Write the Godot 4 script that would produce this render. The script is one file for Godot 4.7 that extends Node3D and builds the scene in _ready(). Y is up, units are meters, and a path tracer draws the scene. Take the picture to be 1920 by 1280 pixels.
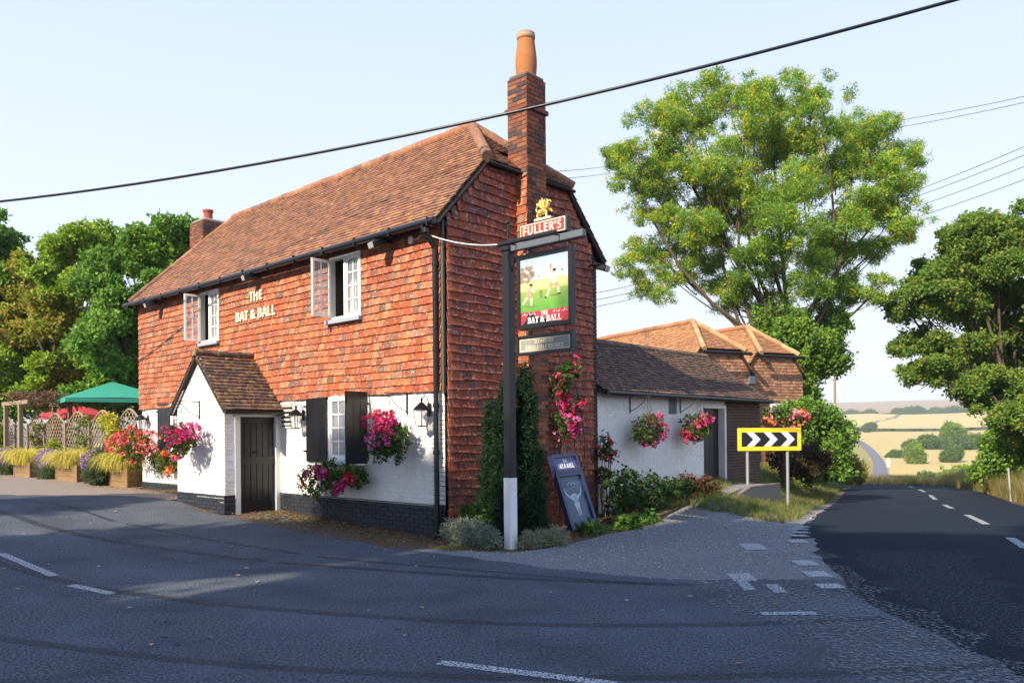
extends Node3D
# A tile-hung village pub on a road junction, early evening sun from behind the camera on the near side.
# World axes: front wall of the pub runs along x (z = 0, facing +z), its gable end along z (x = 0, facing +x).

const F_PX := 1494.3
const EYE := Vector3(9.353, 1.676, 8.605)
const YAW := 0.7431
const PITCH := 0.0049
const ROLL := -0.0089
const DROP := 165.66
const ROAD_AT := Vector2(7.13, -4.31)
const ROAD_DIR := Vector2(-0.31, -0.951)
const ROAD_LEFT := Vector2(-0.951, 0.31)

var rng := RandomNumberGenerator.new()
var noise := FastNoiseLite.new()
var M := {}
var cam_basis: Basis
var sun_from: Vector3


class MB:
	var v := PackedVector3Array()
	var n := PackedVector3Array()
	var c := PackedColorArray()
	var uv := PackedVector2Array()

	func tri(a: Vector3, b: Vector3, d: Vector3, col := Color.WHITE) -> void:
		var m := (b - a).cross(d - a).normalized()
		v.push_back(a); v.push_back(d); v.push_back(b)
		for i in 3:
			n.push_back(m); c.push_back(col)
		uv.push_back(Vector2(0, 1)); uv.push_back(Vector2(1, 0)); uv.push_back(Vector2(1, 1))

	func quad(a: Vector3, b: Vector3, d: Vector3, e: Vector3, col := Color.WHITE) -> void:  # counter-clockwise seen from outside
		var m := (b - a).cross(e - a).normalized()
		v.push_back(a); v.push_back(d); v.push_back(b)
		v.push_back(a); v.push_back(e); v.push_back(d)
		for i in 6:
			n.push_back(m); c.push_back(col)
		uv.push_back(Vector2(0, 1)); uv.push_back(Vector2(1, 0)); uv.push_back(Vector2(1, 1))
		uv.push_back(Vector2(0, 1)); uv.push_back(Vector2(0, 0)); uv.push_back(Vector2(1, 0))

	func smooth(a: Vector3, b: Vector3, d: Vector3, e: Vector3, na: Vector3, nb: Vector3, nd: Vector3, ne: Vector3, col := Color.WHITE) -> void:
		v.push_back(a); v.push_back(d); v.push_back(b)
		v.push_back(a); v.push_back(e); v.push_back(d)
		n.push_back(na); n.push_back(nd); n.push_back(nb)
		n.push_back(na); n.push_back(ne); n.push_back(nd)
		for i in 6:
			c.push_back(col); uv.push_back(Vector2.ZERO)

	func box(t: Transform3D, s: Vector3, col := Color.WHITE) -> void:
		var x := t.basis.x * s.x * 0.5
		var y := t.basis.y * s.y * 0.5
		var z := t.basis.z * s.z * 0.5
		var o := t.origin
		quad(o - x - y + z, o + x - y + z, o + x + y + z, o - x + y + z, col)
		quad(o + x - y - z, o - x - y - z, o - x + y - z, o + x + y - z, col)
		quad(o + x - y + z, o + x - y - z, o + x + y - z, o + x + y + z, col)
		quad(o - x - y - z, o - x - y + z, o - x + y + z, o - x + y - z, col)
		quad(o - x + y + z, o + x + y + z, o + x + y - z, o - x + y - z, col)
		quad(o - x - y - z, o + x - y - z, o + x - y + z, o - x - y + z, col)

	func bx(a: Vector3, b: Vector3, col := Color.WHITE) -> void:
		box(Transform3D(Basis(), (a + b) * 0.5), (b - a).abs(), col)

	func cbox(t: Transform3D, s: Vector3, ch: float, col := Color.WHITE) -> void:  # box with chamfered long edges (along local y) and ends
		var h := s * 0.5
		var ring := [Vector2(h.x - ch, h.z), Vector2(h.x, h.z - ch), Vector2(h.x, -h.z + ch), Vector2(h.x - ch, -h.z), Vector2(-h.x + ch, -h.z), Vector2(-h.x, -h.z + ch), Vector2(-h.x, h.z - ch), Vector2(-h.x + ch, h.z)]
		var levels := [[-h.y, 1.0 - ch / maxf(h.x, h.z)], [-h.y + ch, 1.0], [h.y - ch, 1.0], [h.y, 1.0 - ch / maxf(h.x, h.z)]]
		for l in 3:
			for k in 8:
				var p: Vector2 = ring[k]
				var q: Vector2 = ring[(k + 1) % 8]
				var s0: float = levels[l][1]
				var s1: float = levels[l + 1][1]
				quad(t * Vector3(q.x * s0, levels[l][0], q.y * s0), t * Vector3(p.x * s0, levels[l][0], p.y * s0), t * Vector3(p.x * s1, levels[l + 1][0], p.y * s1), t * Vector3(q.x * s1, levels[l + 1][0], q.y * s1), col)
		for e in [0, 3]:
			var sc: float = levels[e][1]
			for k in range(1, 7):
				tri(t * Vector3(ring[0].x * sc, levels[e][0], ring[0].y * sc), t * Vector3(ring[k].x * sc, levels[e][0], ring[k].y * sc), t * Vector3(ring[k + 1].x * sc, levels[e][0], ring[k + 1].y * sc), col)

	func tube(pts: PackedVector3Array, r0: float, r1: float, sides := 7, col := Color.WHITE, caps := true) -> void:
		var rings := []
		var nors := []
		var side := Vector3.ZERO
		for i in pts.size():
			var d := (pts[mini(i + 1, pts.size() - 1)] - pts[maxi(i - 1, 0)]).normalized()
			if side == Vector3.ZERO:
				side = d.cross(Vector3.UP if absf(d.y) < 0.9 else Vector3.RIGHT).normalized()
			side = (side - d * side.dot(d)).normalized()
			var up := side.cross(d)
			var r := lerpf(r0, r1, float(i) / maxf(1.0, pts.size() - 1))
			var ring := []
			var nor := []
			for k in sides:
				var m := side * cos(TAU * k / sides) + up * sin(TAU * k / sides)
				ring.append(pts[i] + m * r)
				nor.append(m)
			rings.append(ring)
			nors.append(nor)
		for i in pts.size() - 1:
			for k in sides:
				var j := (k + 1) % sides
				smooth(rings[i][k], rings[i + 1][k], rings[i + 1][j], rings[i][j], nors[i][k], nors[i + 1][k], nors[i + 1][j], nors[i][j], col)
		if caps:
			for k in sides:
				var j := (k + 1) % sides
				tri(pts[0], rings[0][k], rings[0][j], col)
				tri(pts[-1], rings[-1][j], rings[-1][k], col)

	func lathe(prof: Array, segs: int, t: Transform3D, col := Color.WHITE) -> void:
		for i in prof.size() - 1:
			var p: Vector2 = prof[i]
			var q: Vector2 = prof[i + 1]
			var sl := Vector2(q.y - p.y, p.x - q.x).normalized()
			for k in segs:
				var a := TAU * k / segs
				var b := TAU * (k + 1) / segs
				var da := Vector3(cos(a), 0, sin(a))
				var db := Vector3(cos(b), 0, sin(b))
				var na := t.basis * (da * sl.x + Vector3(0, sl.y, 0))
				var nb := t.basis * (db * sl.x + Vector3(0, sl.y, 0))
				smooth(t * (da * p.x + Vector3(0, p.y, 0)), t * (da * q.x + Vector3(0, q.y, 0)), t * (db * q.x + Vector3(0, q.y, 0)), t * (db * p.x + Vector3(0, p.y, 0)), na, na, nb, nb, col)

	func ball(o: Vector3, r: Vector3, col := Color.WHITE, segs := 10, turn := Basis()) -> void:
		var prof := []
		for i in segs / 2 + 1:
			var a := -PI / 2 + PI * i / (segs / 2)
			prof.append(Vector2(cos(a), sin(a)))
		lathe(prof, segs, Transform3D(turn * Basis.from_scale(r), o), col)

	func prism(poly: PackedVector2Array, t: Transform3D, depth: float, col := Color.WHITE) -> void:  # poly counter-clockwise in local xy, extruded to +-depth/2
		var z := Vector3(0, 0, depth * 0.5)
		var ix := Geometry2D.triangulate_polygon(poly)
		for k in range(0, ix.size(), 3):
			var a := Vector3(poly[ix[k]].x, poly[ix[k]].y, 0)
			var b := Vector3(poly[ix[k + 1]].x, poly[ix[k + 1]].y, 0)
			var d := Vector3(poly[ix[k + 2]].x, poly[ix[k + 2]].y, 0)
			if (b - a).cross(d - a).z < 0:
				var s := b
				b = d
				d = s
			tri(t * (a + z), t * (b + z), t * (d + z), col)
			tri(t * (a - z), t * (d - z), t * (b - z), col)
		for k in poly.size():
			var a := Vector3(poly[k].x, poly[k].y, 0)
			var q: Vector2 = poly[(k + 1) % poly.size()]
			var b := Vector3(q.x, q.y, 0)
			quad(t * (a - z), t * (b - z), t * (b + z), t * (a + z), col)

	func mesh() -> ArrayMesh:
		var a := []
		a.resize(Mesh.ARRAY_MAX)
		a[Mesh.ARRAY_VERTEX] = v
		a[Mesh.ARRAY_NORMAL] = n
		a[Mesh.ARRAY_COLOR] = c
		a[Mesh.ARRAY_TEX_UV] = uv
		var m := ArrayMesh.new()
		m.add_surface_from_arrays(Mesh.PRIMITIVE_TRIANGLES, a)
		return m


# ---------------------------------------------------------------- helpers
func lin(r: float, g: float, b: float) -> Color:
	return Color(r, g, b).linear_to_srgb()


func put(o: Node3D, called: String, parent: Node) -> Node3D:
	o.name = called
	parent.add_child(o, true)
	return o


func obj(called: String, mb: MB, mat: Material, parent: Node = self, kind := "") -> MeshInstance3D:
	var o := MeshInstance3D.new()
	o.mesh = mb.mesh()
	o.material_override = mat
	put(o, called, parent)
	if kind:
		o.set_meta("kind", kind)
	return o


func inst(called: String, mesh: Mesh, mat: Material, t: Transform3D, parent: Node) -> MeshInstance3D:
	var o := MeshInstance3D.new()
	o.mesh = mesh
	o.material_override = mat
	o.transform = t
	put(o, called, parent)
	return o


func tag(o: Node, label: String, category: String, group := "", kind := "") -> void:
	o.set_meta("label", label)
	o.set_meta("category", category)
	if group:
		o.set_meta("group", group)
	if kind:
		o.set_meta("kind", kind)


func thing(called: String, label: String, category: String, at := Vector3.ZERO, group := "") -> Node3D:
	var o := Node3D.new()
	put(o, called, self)
	o.position = at
	tag(o, label, category, group)
	return o


func scatter(called: String, mesh: Mesh, mat: Material, xs: Array, cols: PackedColorArray, parent: Node, kind := "stuff") -> MultiMeshInstance3D:
	var m := MultiMesh.new()
	m.transform_format = MultiMesh.TRANSFORM_3D
	m.use_colors = true
	m.mesh = mesh
	m.instance_count = xs.size()
	for i in xs.size():
		m.set_instance_transform(i, xs[i])
		m.set_instance_color(i, cols[i])
	var o := MultiMeshInstance3D.new()
	o.multimesh = m
	o.material_override = mat
	put(o, called, parent)
	if kind:
		o.set_meta("kind", kind)
	return o


func at(px: float, py: float, t: float) -> Vector3:
	return EYE + cam_basis * Vector3((px - 960.0) / F_PX, -(py - 640.0 - DROP) / F_PX, -1.0) * t


func ab(a: float, b: float) -> Vector2:
	return ROAD_AT + ROAD_DIR * a + ROAD_LEFT * b


func curve(pts: Array, x: float) -> float:
	if x <= pts[0][0]:
		return pts[0][1]
	for i in range(1, pts.size()):
		if x < pts[i][0]:
			var t: float = (x - pts[i - 1][0]) / (pts[i][0] - pts[i - 1][0])
			t = lerpf(t, t * t * (3 - 2 * t), 0.5)
			return lerpf(pts[i - 1][1], pts[i][1], t)
	return pts[-1][1]


const ALONG := [[-80.0, 0.3], [-6.0, 0.0], [0.0, 0.0], [20.0, -0.82], [47.0, -1.97], [75.0, -5.2], [120.0, -9.3], [165.0, -10.2], [192.0, -10.0], [230.0, -8.8], [400.0, -4.5], [647.0, 1.5], [867.0, 14.0], [1400.0, 26.0], [2185.0, 68.0], [4000.0, 60.0]]
const FRONT := [[-40.0, 0.5], [-16.0, 0.4], [-11.4, 0.37], [-8.0, 0.4], [-6.8, 0.36], [-4.85, 0.18], [-2.0, 0.06], [0.0, 0.0]]


func ground_y(x: float, z: float) -> float:
	var d := Vector2(x, z) - ROAD_AT
	var a := d.dot(ROAD_DIR)
	var b := d.dot(ROAD_LEFT)
	var road := curve(ALONG, a)
	var front := curve(FRONT, x)
	var plateau := lerpf(front, 0.44, smoothstep(-3.0, -7.2, z))
	plateau = lerpf(plateau, minf(plateau, road + 1.0), smoothstep(8.0, 30.0, a))
	var y := lerpf(road, plateau, smoothstep(3.2, 5.6, b)) if a > -4.0 else lerpf(lerpf(road, plateau, smoothstep(3.2, 5.6, b)), front, smoothstep(-4.0, -7.0, a))
	if b < -2.3:
		y += 0.55 * smoothstep(-2.3, -4.3, b) * smoothstep(70.0, 45.0, a) * smoothstep(2.0, 8.0, a)
	if a > 60.0:
		y = lerpf(y, road, smoothstep(60.0, 90.0, a))
		y += smoothstep(300.0, 900.0, a) * 5.0 * noise.get_noise_2d(x * 0.12, z * 0.12)
	return y


func on_ground(x: float, z: float, up := 0.0) -> Vector3:
	return Vector3(x, ground_y(x, z) + up, z)


func sheet(called: String, poly: PackedVector2Array, up: float, cell: float, mat: Material, parent: Node = self, kind := "structure") -> MeshInstance3D:
	var mb := MB.new()
	var lo := poly[0]
	var hi := poly[0]
	for p in poly:
		lo = lo.min(p)
		hi = hi.max(p)
	var nx := int((hi.x - lo.x) / cell) + 1
	var nz := int((hi.y - lo.y) / cell) + 1
	for i in nx:
		for k in nz:
			var q := lo + Vector2(i, k) * cell
			var sq := PackedVector2Array([q, q + Vector2(cell, 0), q + Vector2(cell, cell), q + Vector2(0, cell)])
			for piece in Geometry2D.intersect_polygons(sq, poly):
				var ix := Geometry2D.triangulate_polygon(piece)
				for j in range(0, ix.size(), 3):
					var a: Vector2 = piece[ix[j]]
					var b: Vector2 = piece[ix[j + 1]]
					var c: Vector2 = piece[ix[j + 2]]
					if (b - a).cross(c - a) > 0:
						var s := b
						b = c
						c = s
					mb.tri(on_ground(a.x, a.y, up), on_ground(b.x, b.y, up), on_ground(c.x, c.y, up))
	var o := obj(called, mb, mat, parent)
	if kind:
		o.set_meta("kind", kind)
	return o


func ragged(poly: PackedVector2Array, step := 0.4, amp := 0.07) -> PackedVector2Array:
	var out := PackedVector2Array()
	for i in poly.size():
		var p := poly[i]
		var q := poly[(i + 1) % poly.size()]
		var n := clampi(int(p.distance_to(q) / step), 1, 60)
		for k in n:
			var r := p.lerp(q, k / float(n))
			out.append(r + (q - p).orthogonal().normalized() * amp * (noise.get_noise_2d(r.x * 40.0, r.y * 40.0) + noise.get_noise_2d(r.x * 130.0, r.y * 130.0)))
	return out


func noise_tex(freq: float, octaves: int, ramp: Array, size := 512, kind := FastNoiseLite.TYPE_SIMPLEX_SMOOTH, sd := 1, as_normal := false, bump := 6.0) -> NoiseTexture2D:
	var f := FastNoiseLite.new()
	f.noise_type = kind
	f.seed = sd
	f.frequency = freq
	f.fractal_octaves = octaves
	var t := NoiseTexture2D.new()
	t.width = size
	t.height = size
	t.seamless = true
	t.noise = f
	if as_normal:
		t.as_normal_map = true
		t.bump_strength = bump
	if ramp:
		var g := Gradient.new()
		g.offsets = PackedFloat32Array(ramp.map(func(r): return r[0]))
		g.colors = PackedColorArray(ramp.map(func(r): return r[1]))
		t.color_ramp = g
	return t


func grey(x: float) -> Color:
	return Color(x, x, x)


func paint(col: Color, rough := 0.6, metal := 0.0) -> StandardMaterial3D:
	var m := StandardMaterial3D.new()
	m.albedo_color = col
	m.roughness = rough
	m.metallic = metal
	return m


func textured(col: Color, tex: Texture2D, scale: float, rough := 0.85, vertex := false, detail: Texture2D = null, relief: Texture2D = null, depth := 0.3) -> StandardMaterial3D:
	var m := paint(col, rough)
	m.albedo_texture = tex
	m.uv1_triplanar = true
	m.uv1_world_triplanar = true
	m.uv1_scale = Vector3.ONE * scale
	m.vertex_color_use_as_albedo = vertex
	if detail:
		m.detail_enabled = true
		m.detail_albedo = detail
		m.detail_blend_mode = BaseMaterial3D.BLEND_MODE_MIX
		m.detail_uv_layer = BaseMaterial3D.DETAIL_UV_1
	if relief:
		m.heightmap_enabled = true
		m.heightmap_texture = relief
		m.heightmap_scale = depth
	return m


func leafy(rough := 0.55, back := 0.95) -> StandardMaterial3D:
	var m := paint(Color.WHITE, rough)
	m.vertex_color_use_as_albedo = true
	m.backlight_enabled = true
	m.backlight = Color(back, back, back * 0.75)
	m.metallic_specular = 0.35
	return m


func vary(c: Color, amount: float) -> Color:
	var k := 1.0 + rng.randf_range(-amount, amount)
	return Color(c.r * k * (1 + rng.randf_range(-amount, amount) * 0.4), c.g * k, c.b * k * (1 + rng.randf_range(-amount, amount) * 0.4))


func pick(cols: Array) -> Color:
	return cols[rng.randi() % cols.size()]


func rand_dir() -> Vector3:
	var z := rng.randf_range(-1, 1)
	var a := rng.randf() * TAU
	var r := sqrt(1 - z * z)
	return Vector3(r * cos(a), z, r * sin(a))


# a spray of folded leaves; vertex colours vary a little from leaf to leaf
func leaf_spray(count: int, spread: float, len: float, wide: float, flat := 0.5) -> ArrayMesh:
	var mb := MB.new()
	for i in count:
		var o := rand_dir() * spread * pow(rng.randf(), 0.4)
		var d := (rand_dir() + Vector3(0, 0.15, 0)).normalized()
		d.y *= flat
		d = d.normalized()
		var s := d.cross(rand_dir()).normalized()
		var nn := s.cross(d)
		var l := len * rng.randf_range(0.7, 1.25)
		var w := wide * rng.randf_range(0.8, 1.2)
		var k := rng.randf_range(0.75, 1.2)
		var col := Color(k, k, k)
		var mid := o + d * l * 0.45
		mb.tri(o, mid + s * w * 0.5 + nn * w * 0.18, o + d * l - nn * w * 0.1, col)
		mb.tri(o, o + d * l - nn * w * 0.1, mid - s * w * 0.5 + nn * w * 0.18, col)
	return mb.mesh()


func flower_head(petals: int, r: float) -> ArrayMesh:
	var mb := MB.new()
	for f in 5:
		var o := rand_dir() * r * 0.9
		var up := (rand_dir() + o.normalized() * 1.2).normalized()
		var s := up.cross(Vector3(0.3, 1, 0.2)).normalized()
		for k in petals:
			var a := TAU * k / petals + f
			var d := (s * cos(a) + up.cross(s) * sin(a))
			var e := up.cross(d)
			var g := rng.randf_range(0.8, 1.15)
			mb.quad(o, o + d * r * 0.5 + e * r * 0.3 + up * r * 0.1, o + d * r * 0.85 + up * r * 0.05, o + d * r * 0.5 - e * r * 0.3 + up * r * 0.1, Color(g, g, g))
	return mb.mesh()


func grass_tuft(blades: int, h: float, lean: float, w: float) -> ArrayMesh:
	var mb := MB.new()
	for i in blades:
		var a := rng.randf() * TAU
		var d := Vector3(cos(a), 0, sin(a))
		var s := Vector3(-d.z, 0, d.x) * w * 0.5
		var p := d * rng.randf() * h * 0.15
		var seg := h * rng.randf_range(0.6, 1.15) / 5.0
		var k := rng.randf_range(0.75, 1.2)
		var col := Color(k, k, k)
		var up := rng.randf_range(0.0, 0.35)
		for j in 5:
			var q := p + (d * sin(up) + Vector3(0, cos(up), 0)) * seg
			var s0 := s * (1.0 - j * 0.19)
			var s1 := s * (1.0 - (j + 1) * 0.19)
			mb.quad(p - s0, p + s0, q + s1, q - s1, col)
			p = q
			up += lean * rng.randf_range(0.35, 0.65)
	return mb.mesh()


# lobes: [centre, radius or Vector3]; clumps sit through each lobe, thicker towards its outside
func lobes_fill(lobes: Array, density: float, sc: Vector2, cols: Array, xs: Array, out_cols: PackedColorArray, inner := 0.35, jit := 0.22, floor_y := -1000.0) -> PackedColorArray:
	for l in lobes:
		var o: Vector3 = l[0]
		var r: Vector3 = l[1] if l[1] is Vector3 else Vector3.ONE * float(l[1])
		var own: Array = l[2] if l.size() > 2 else cols
		var count := int(density * (r.x * r.y + r.y * r.z + r.x * r.z) / 3.0)
		for i in count:
			var d := rand_dir()
			var k := lerpf(inner, 1.0, pow(rng.randf(), 0.55))
			k *= 0.86 + 0.42 * noise.get_noise_3dv((o + d * r) * 9.0)
			var p := o + d * r * k
			if p.y < floor_y:
				continue
			if noise.get_noise_3dv(p * 14.0) > 0.38:
				continue
			var b := Basis(rand_dir(), rng.randf() * TAU).scaled(Vector3.ONE * rng.randf_range(sc.x, sc.y))
			xs.append(Transform3D(b, p))
			out_cols.append(vary(pick(own), jit))
	return out_cols


func foliage(called: String, lobes: Array, density: float, sc: Vector2, cols: Array, mesh: Mesh, mat: Material, parent: Node, inner := 0.35, floor_y := -1000.0) -> MultiMeshInstance3D:
	var xs := []
	var cc := PackedColorArray()
	cc = lobes_fill(lobes, density, sc, cols, xs, cc, inner, 0.22, floor_y)
	return scatter(called, mesh, mat, xs, cc, parent)


func clumps(lobes: Array, n := 9) -> Array:  # breaks each lobe of a crown into a core and smaller uneven clumps and sprigs round it
	var out := []
	for l in lobes:
		var r: Vector3 = l[1] if l[1] is Vector3 else Vector3.ONE * float(l[1])
		out.append([l[0], r * 0.66] + l.slice(2))
		for i in n:
			var d := rand_dir()
			d.y = d.y * 0.8 + 0.1
			var k := rng.randf_range(0.28, 0.6)
			var far := rng.randf_range(0.55, 1.0)
			if i % 3 == 2:
				k = rng.randf_range(0.14, 0.26)
				far = rng.randf_range(0.95, 1.3)
			out.append([l[0] + d * r * far, Vector3(r.x * k * 1.2, r.y * k * 0.75, r.z * k * 1.2)] + l.slice(2))
	return out


func limb(mb: MB, a: Vector3, b: Vector3, r0: float, r1: float, bend := 0.12, sides := 6) -> void:
	var pts := PackedVector3Array()
	var off := rand_dir() * a.distance_to(b) * bend
	for i in 6:
		var t := i / 5.0
		pts.append(a.lerp(b, t) + off * sin(t * PI) + Vector3(0, -a.distance_to(b) * 0.06 * sin(t * PI), 0))
	mb.tube(pts, r0, r1, sides)


func tree(called: String, label: String, foot: Vector3, fork: Vector3, r: float, lobes: Array, density: float, sc: Vector2, cols: Array, mesh: Mesh, group := "", twigs := true) -> Node3D:
	var t := thing(called, label, "tree", foot, group)
	var mb := MB.new()
	var pts := PackedVector3Array()
	var bow := Vector3(rng.randf_range(-1, 1), 0, rng.randf_range(-1, 1)) * 0.2
	for i in 7:
		pts.append(foot.lerp(fork, i / 6.0) + bow * sin(i / 6.0 * PI) - foot)
	pts[0].y -= 0.4
	mb.tube(pts, r, r * 0.6, 9)
	mb.lathe([Vector2(r * 1.4, -0.3), Vector2(r * 1.15, 0.15), Vector2(r * 0.98, 0.5)], 9, Transform3D())
	for l in lobes:
		var o: Vector3 = l[0] - foot
		var k := rng.randf_range(0.55, 1.0)
		if lobes.size() > 25 and rng.randf() < 0.55:
			continue
		limb(mb, (fork - foot) * k, o, r * 0.24, r * 0.07)
		if twigs:
			for j in 4:
				limb(mb, o.lerp((fork - foot) * k, rng.randf_range(0.1, 0.5)), o + rand_dir() * (l[1] if l[1] is float else l[1].x) * 0.85, r * 0.07, r * 0.02, 0.1, 4)
	obj("trunk", mb, M.bark, t)
	var here := (clumps(lobes) if twigs else lobes).map(func(l): return [l[0] - foot] + l.slice(1))
	foliage("crown", here, density, sc, cols, mesh, M.leaf, t)
	return t


# ---------------------------------------------------------------- building pieces
func tile_shape(mb: MB, t: Transform3D, w: float, len: float, th: float, lift: float, col: Color, j: Array) -> void:
	# local x across, y up the course, z outwards; the lower edge stands proud and is a little bowed
	var h := w * 0.5
	var zb := lift
	var zt := lift * 0.15
	var a := t * Vector3(-h, j[0], zb + j[1])
	var b := t * Vector3(0, j[2] - 0.003, zb + 0.004)
	var c := t * Vector3(h, j[3], zb + j[4])
	var d := t * Vector3(h, len, zt)
	var e := t * Vector3(-h, len, zt)
	var m := t * Vector3(0, len, zt + 0.002)
	var back := t.basis.z * -th
	mb.quad(a, b, m, e, col)
	mb.quad(b, c, d, m, col)
	mb.quad(a + back, b + back, b, a, col)
	mb.quad(b + back, c + back, c, b, col)
	mb.quad(c + back, d + back, d, c, col)
	mb.quad(e + back, a + back, a, e, col)


func row_span(poly: PackedVector2Array, y: float) -> Vector2:
	var lo := 1e9
	var hi := -1e9
	for i in poly.size():
		var p := poly[i]
		var q := poly[(i + 1) % poly.size()]
		if (p.y - y) * (q.y - y) <= 0 and absf(p.y - q.y) > 1e-6:
			var x := lerpf(p.x, q.x, (y - p.y) / (q.y - p.y))
			lo = minf(lo, x)
			hi = maxf(hi, x)
	return Vector2(lo, hi)


# Courses of tiles over a flat polygon; "most" of the nearest whole ones are parts of their own
func tile_field(parent: Node3D, frame: Transform3D, poly: PackedVector2Array, holes: Array, gauge: float, wide: float, lift: float, palette: Array, mat: Material, most: int, wave := 0.008) -> void:
	var top := -1e9
	var bottom := 1e9
	for p in poly:
		top = maxf(top, p.y)
		bottom = minf(bottom, p.y)
	var len := gauge * 1.55
	var th := 0.013
	var whole := []
	var rest := MB.new()
	var row := 0
	var y := bottom
	while y < top - gauge * 0.3:
		var span := row_span(poly, minf(y + gauge * 0.5, top - 0.002))
		var x := span.x - wide * (0.5 if row % 2 else 0.0) - rng.randf() * 0.02
		while x < span.y:
			var w := wide * rng.randf_range(0.94, 1.04)
			var pieces := [[maxf(x, span.x), minf(x + w, span.y)]]
			for hole in holes:
				var r: Rect2 = hole
				if y + gauge * 0.75 > r.position.y and y + gauge * 0.2 < r.end.y:
					var cut := []
					for s in pieces:
						if s[1] <= r.position.x or s[0] >= r.end.x:
							cut.append(s)
						else:
							if s[0] < r.position.x:
								cut.append([s[0], r.position.x])
							if s[1] > r.end.x:
								cut.append([r.end.x, s[1]])
					pieces = cut
			for s in pieces:
				var sw: float = s[1] - s[0] - 0.001
				if sw < 0.02:
					continue
				var mid: float = (s[0] + s[1]) * 0.5
				var yy := y + wave * sin(mid * 1.7 + row * 0.35) + wave * 0.6 * sin(mid * 5.1 + row * 1.3)
				var l := minf(len, top - y + 0.01)
				var t := frame * Transform3D(Basis(Vector3.FORWARD, rng.randf_range(-0.012, 0.012)), Vector3(mid, yy, rng.randf_range(0, 0.005)))
				if sw > wide * 0.85 and l > len * 0.95:
					whole.append([t, EYE.distance_squared_to(parent.global_transform * t.origin)])
				else:
					tile_shape(rest, t, sw, l, th, lift, vary(pick(palette), 0.18), [0.0, 0.0, 0.0, 0.0, 0.0])
			x += w
		y += gauge
		row += 1
	whole.sort_custom(func(p, q): return p[1] < q[1])
	var kinds := []
	for k in (24 if most else 0):
		var mb := MB.new()
		var j := []
		for i in 5:
			j.append(rng.randf_range(-0.004, 0.004))
		tile_shape(mb, Transform3D(), wide * rng.randf_range(0.985, 1.0), len, th, lift, vary(palette[k % palette.size()], 0.22), j)
		kinds.append(mb.mesh())
	for i in whole.size():
		if i < most:
			inst("tile", kinds[rng.randi() % kinds.size()], mat, whole[i][0], parent)
		else:
			tile_shape(rest, whole[i][0], wide * 0.992, len, th, lift, vary(pick(palette), 0.2), [rng.randf_range(-0.004, 0.004), 0.0, rng.randf_range(-0.003, 0.003), rng.randf_range(-0.004, 0.004), 0.0])
	if rest.v.size():
		obj("tiles", rest, mat, parent, "stuff")


func brick_shape(mb: MB, t: Transform3D, s: Vector3, col: Color) -> void:
	var x := t.basis.x * s.x * 0.5
	var y := t.basis.y * s.y * 0.5
	var z := t.basis.z * s.z
	var e := 0.003
	var fx := t.basis.x * (s.x * 0.5 - e)
	var fy := t.basis.y * (s.y * 0.5 - e)
	var o := t.origin
	var m := o + z
	mb.quad(m - fx - fy, m + fx - fy, m + fx + fy, m - fx + fy, col)
	mb.quad(o - x - y, o + x - y, m + fx - fy, m - fx - fy, col)
	mb.quad(o + x + y, o - x + y, m - fx + fy, m + fx + fy, col)
	mb.quad(o + x - y, o + x + y, m + fx + fy, m + fx - fy, col)
	mb.quad(o - x + y, o - x - y, m - fx - fy, m - fx + fy, col)


func brick_field(parent: Node3D, frame: Transform3D, poly: PackedVector2Array, holes: Array, palette: Array, mat: Material, most: int, proud := 0.008, called := "bricks", size := Vector2(0.225, 0.075), tone := 0.16) -> void:
	var top := -1e9
	var bottom := 1e9
	for p in poly:
		top = maxf(top, p.y)
		bottom = minf(bottom, p.y)
	var whole := []
	var rest := MB.new()
	var row := 0
	var y := bottom
	while y < top - 0.02:
		var h := minf(size.y, top - y)
		var span := row_span(poly, y + h * 0.5)
		var x := span.x - size.x * (0.5 if row % 2 else 0.0)
		while x < span.y:
			var pieces := [[maxf(x, span.x), minf(x + size.x, span.y)]]
			for hole in holes:
				var r: Rect2 = hole
				if y + h * 0.7 > r.position.y and y + h * 0.3 < r.end.y:
					var cut := []
					for s in pieces:
						if s[1] <= r.position.x or s[0] >= r.end.x:
							cut.append(s)
						else:
							if s[0] < r.position.x:
								cut.append([s[0], r.position.x])
							if s[1] > r.end.x:
								cut.append([r.end.x, s[1]])
					pieces = cut
			for s in pieces:
				var sw: float = s[1] - s[0] - 0.01
				if sw < 0.02:
					continue
				var t := frame * Transform3D(Basis(), Vector3((s[0] + s[1]) * 0.5, y + h * 0.5, rng.randf_range(-0.002, 0.002)))
				if sw > size.x * 0.9 and h > size.y * 0.95:
					whole.append([t, EYE.distance_squared_to(parent.global_transform * t.origin)])
				else:
					brick_shape(rest, t, Vector3(sw, h - 0.01, proud), vary(pick(palette), tone))
			x += size.x
		y += size.y
		row += 1
	whole.sort_custom(func(p, q): return p[1] < q[1])
	var kinds := []
	for k in (16 if most else 0):
		var mb := MB.new()
		brick_shape(mb, Transform3D(), Vector3(size.x - 0.01, size.y - 0.01, proud), vary(palette[k % palette.size()], tone))
		kinds.append(mb.mesh())
	for i in whole.size():
		if i < most:
			inst("brick", kinds[rng.randi() % kinds.size()], mat, whole[i][0], parent)
		else:
			brick_shape(rest, whole[i][0], Vector3(size.x - 0.01, size.y - 0.01, proud), vary(pick(palette), tone))
	if rest.v.size():
		obj(called, rest, mat, parent, "stuff")


func frame_of(o: Vector3, u: Vector3, v: Vector3) -> Transform3D:
	u = u.normalized()
	var w := u.cross(v).normalized()
	return Transform3D(Basis(u, w.cross(u), w), o)


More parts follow.
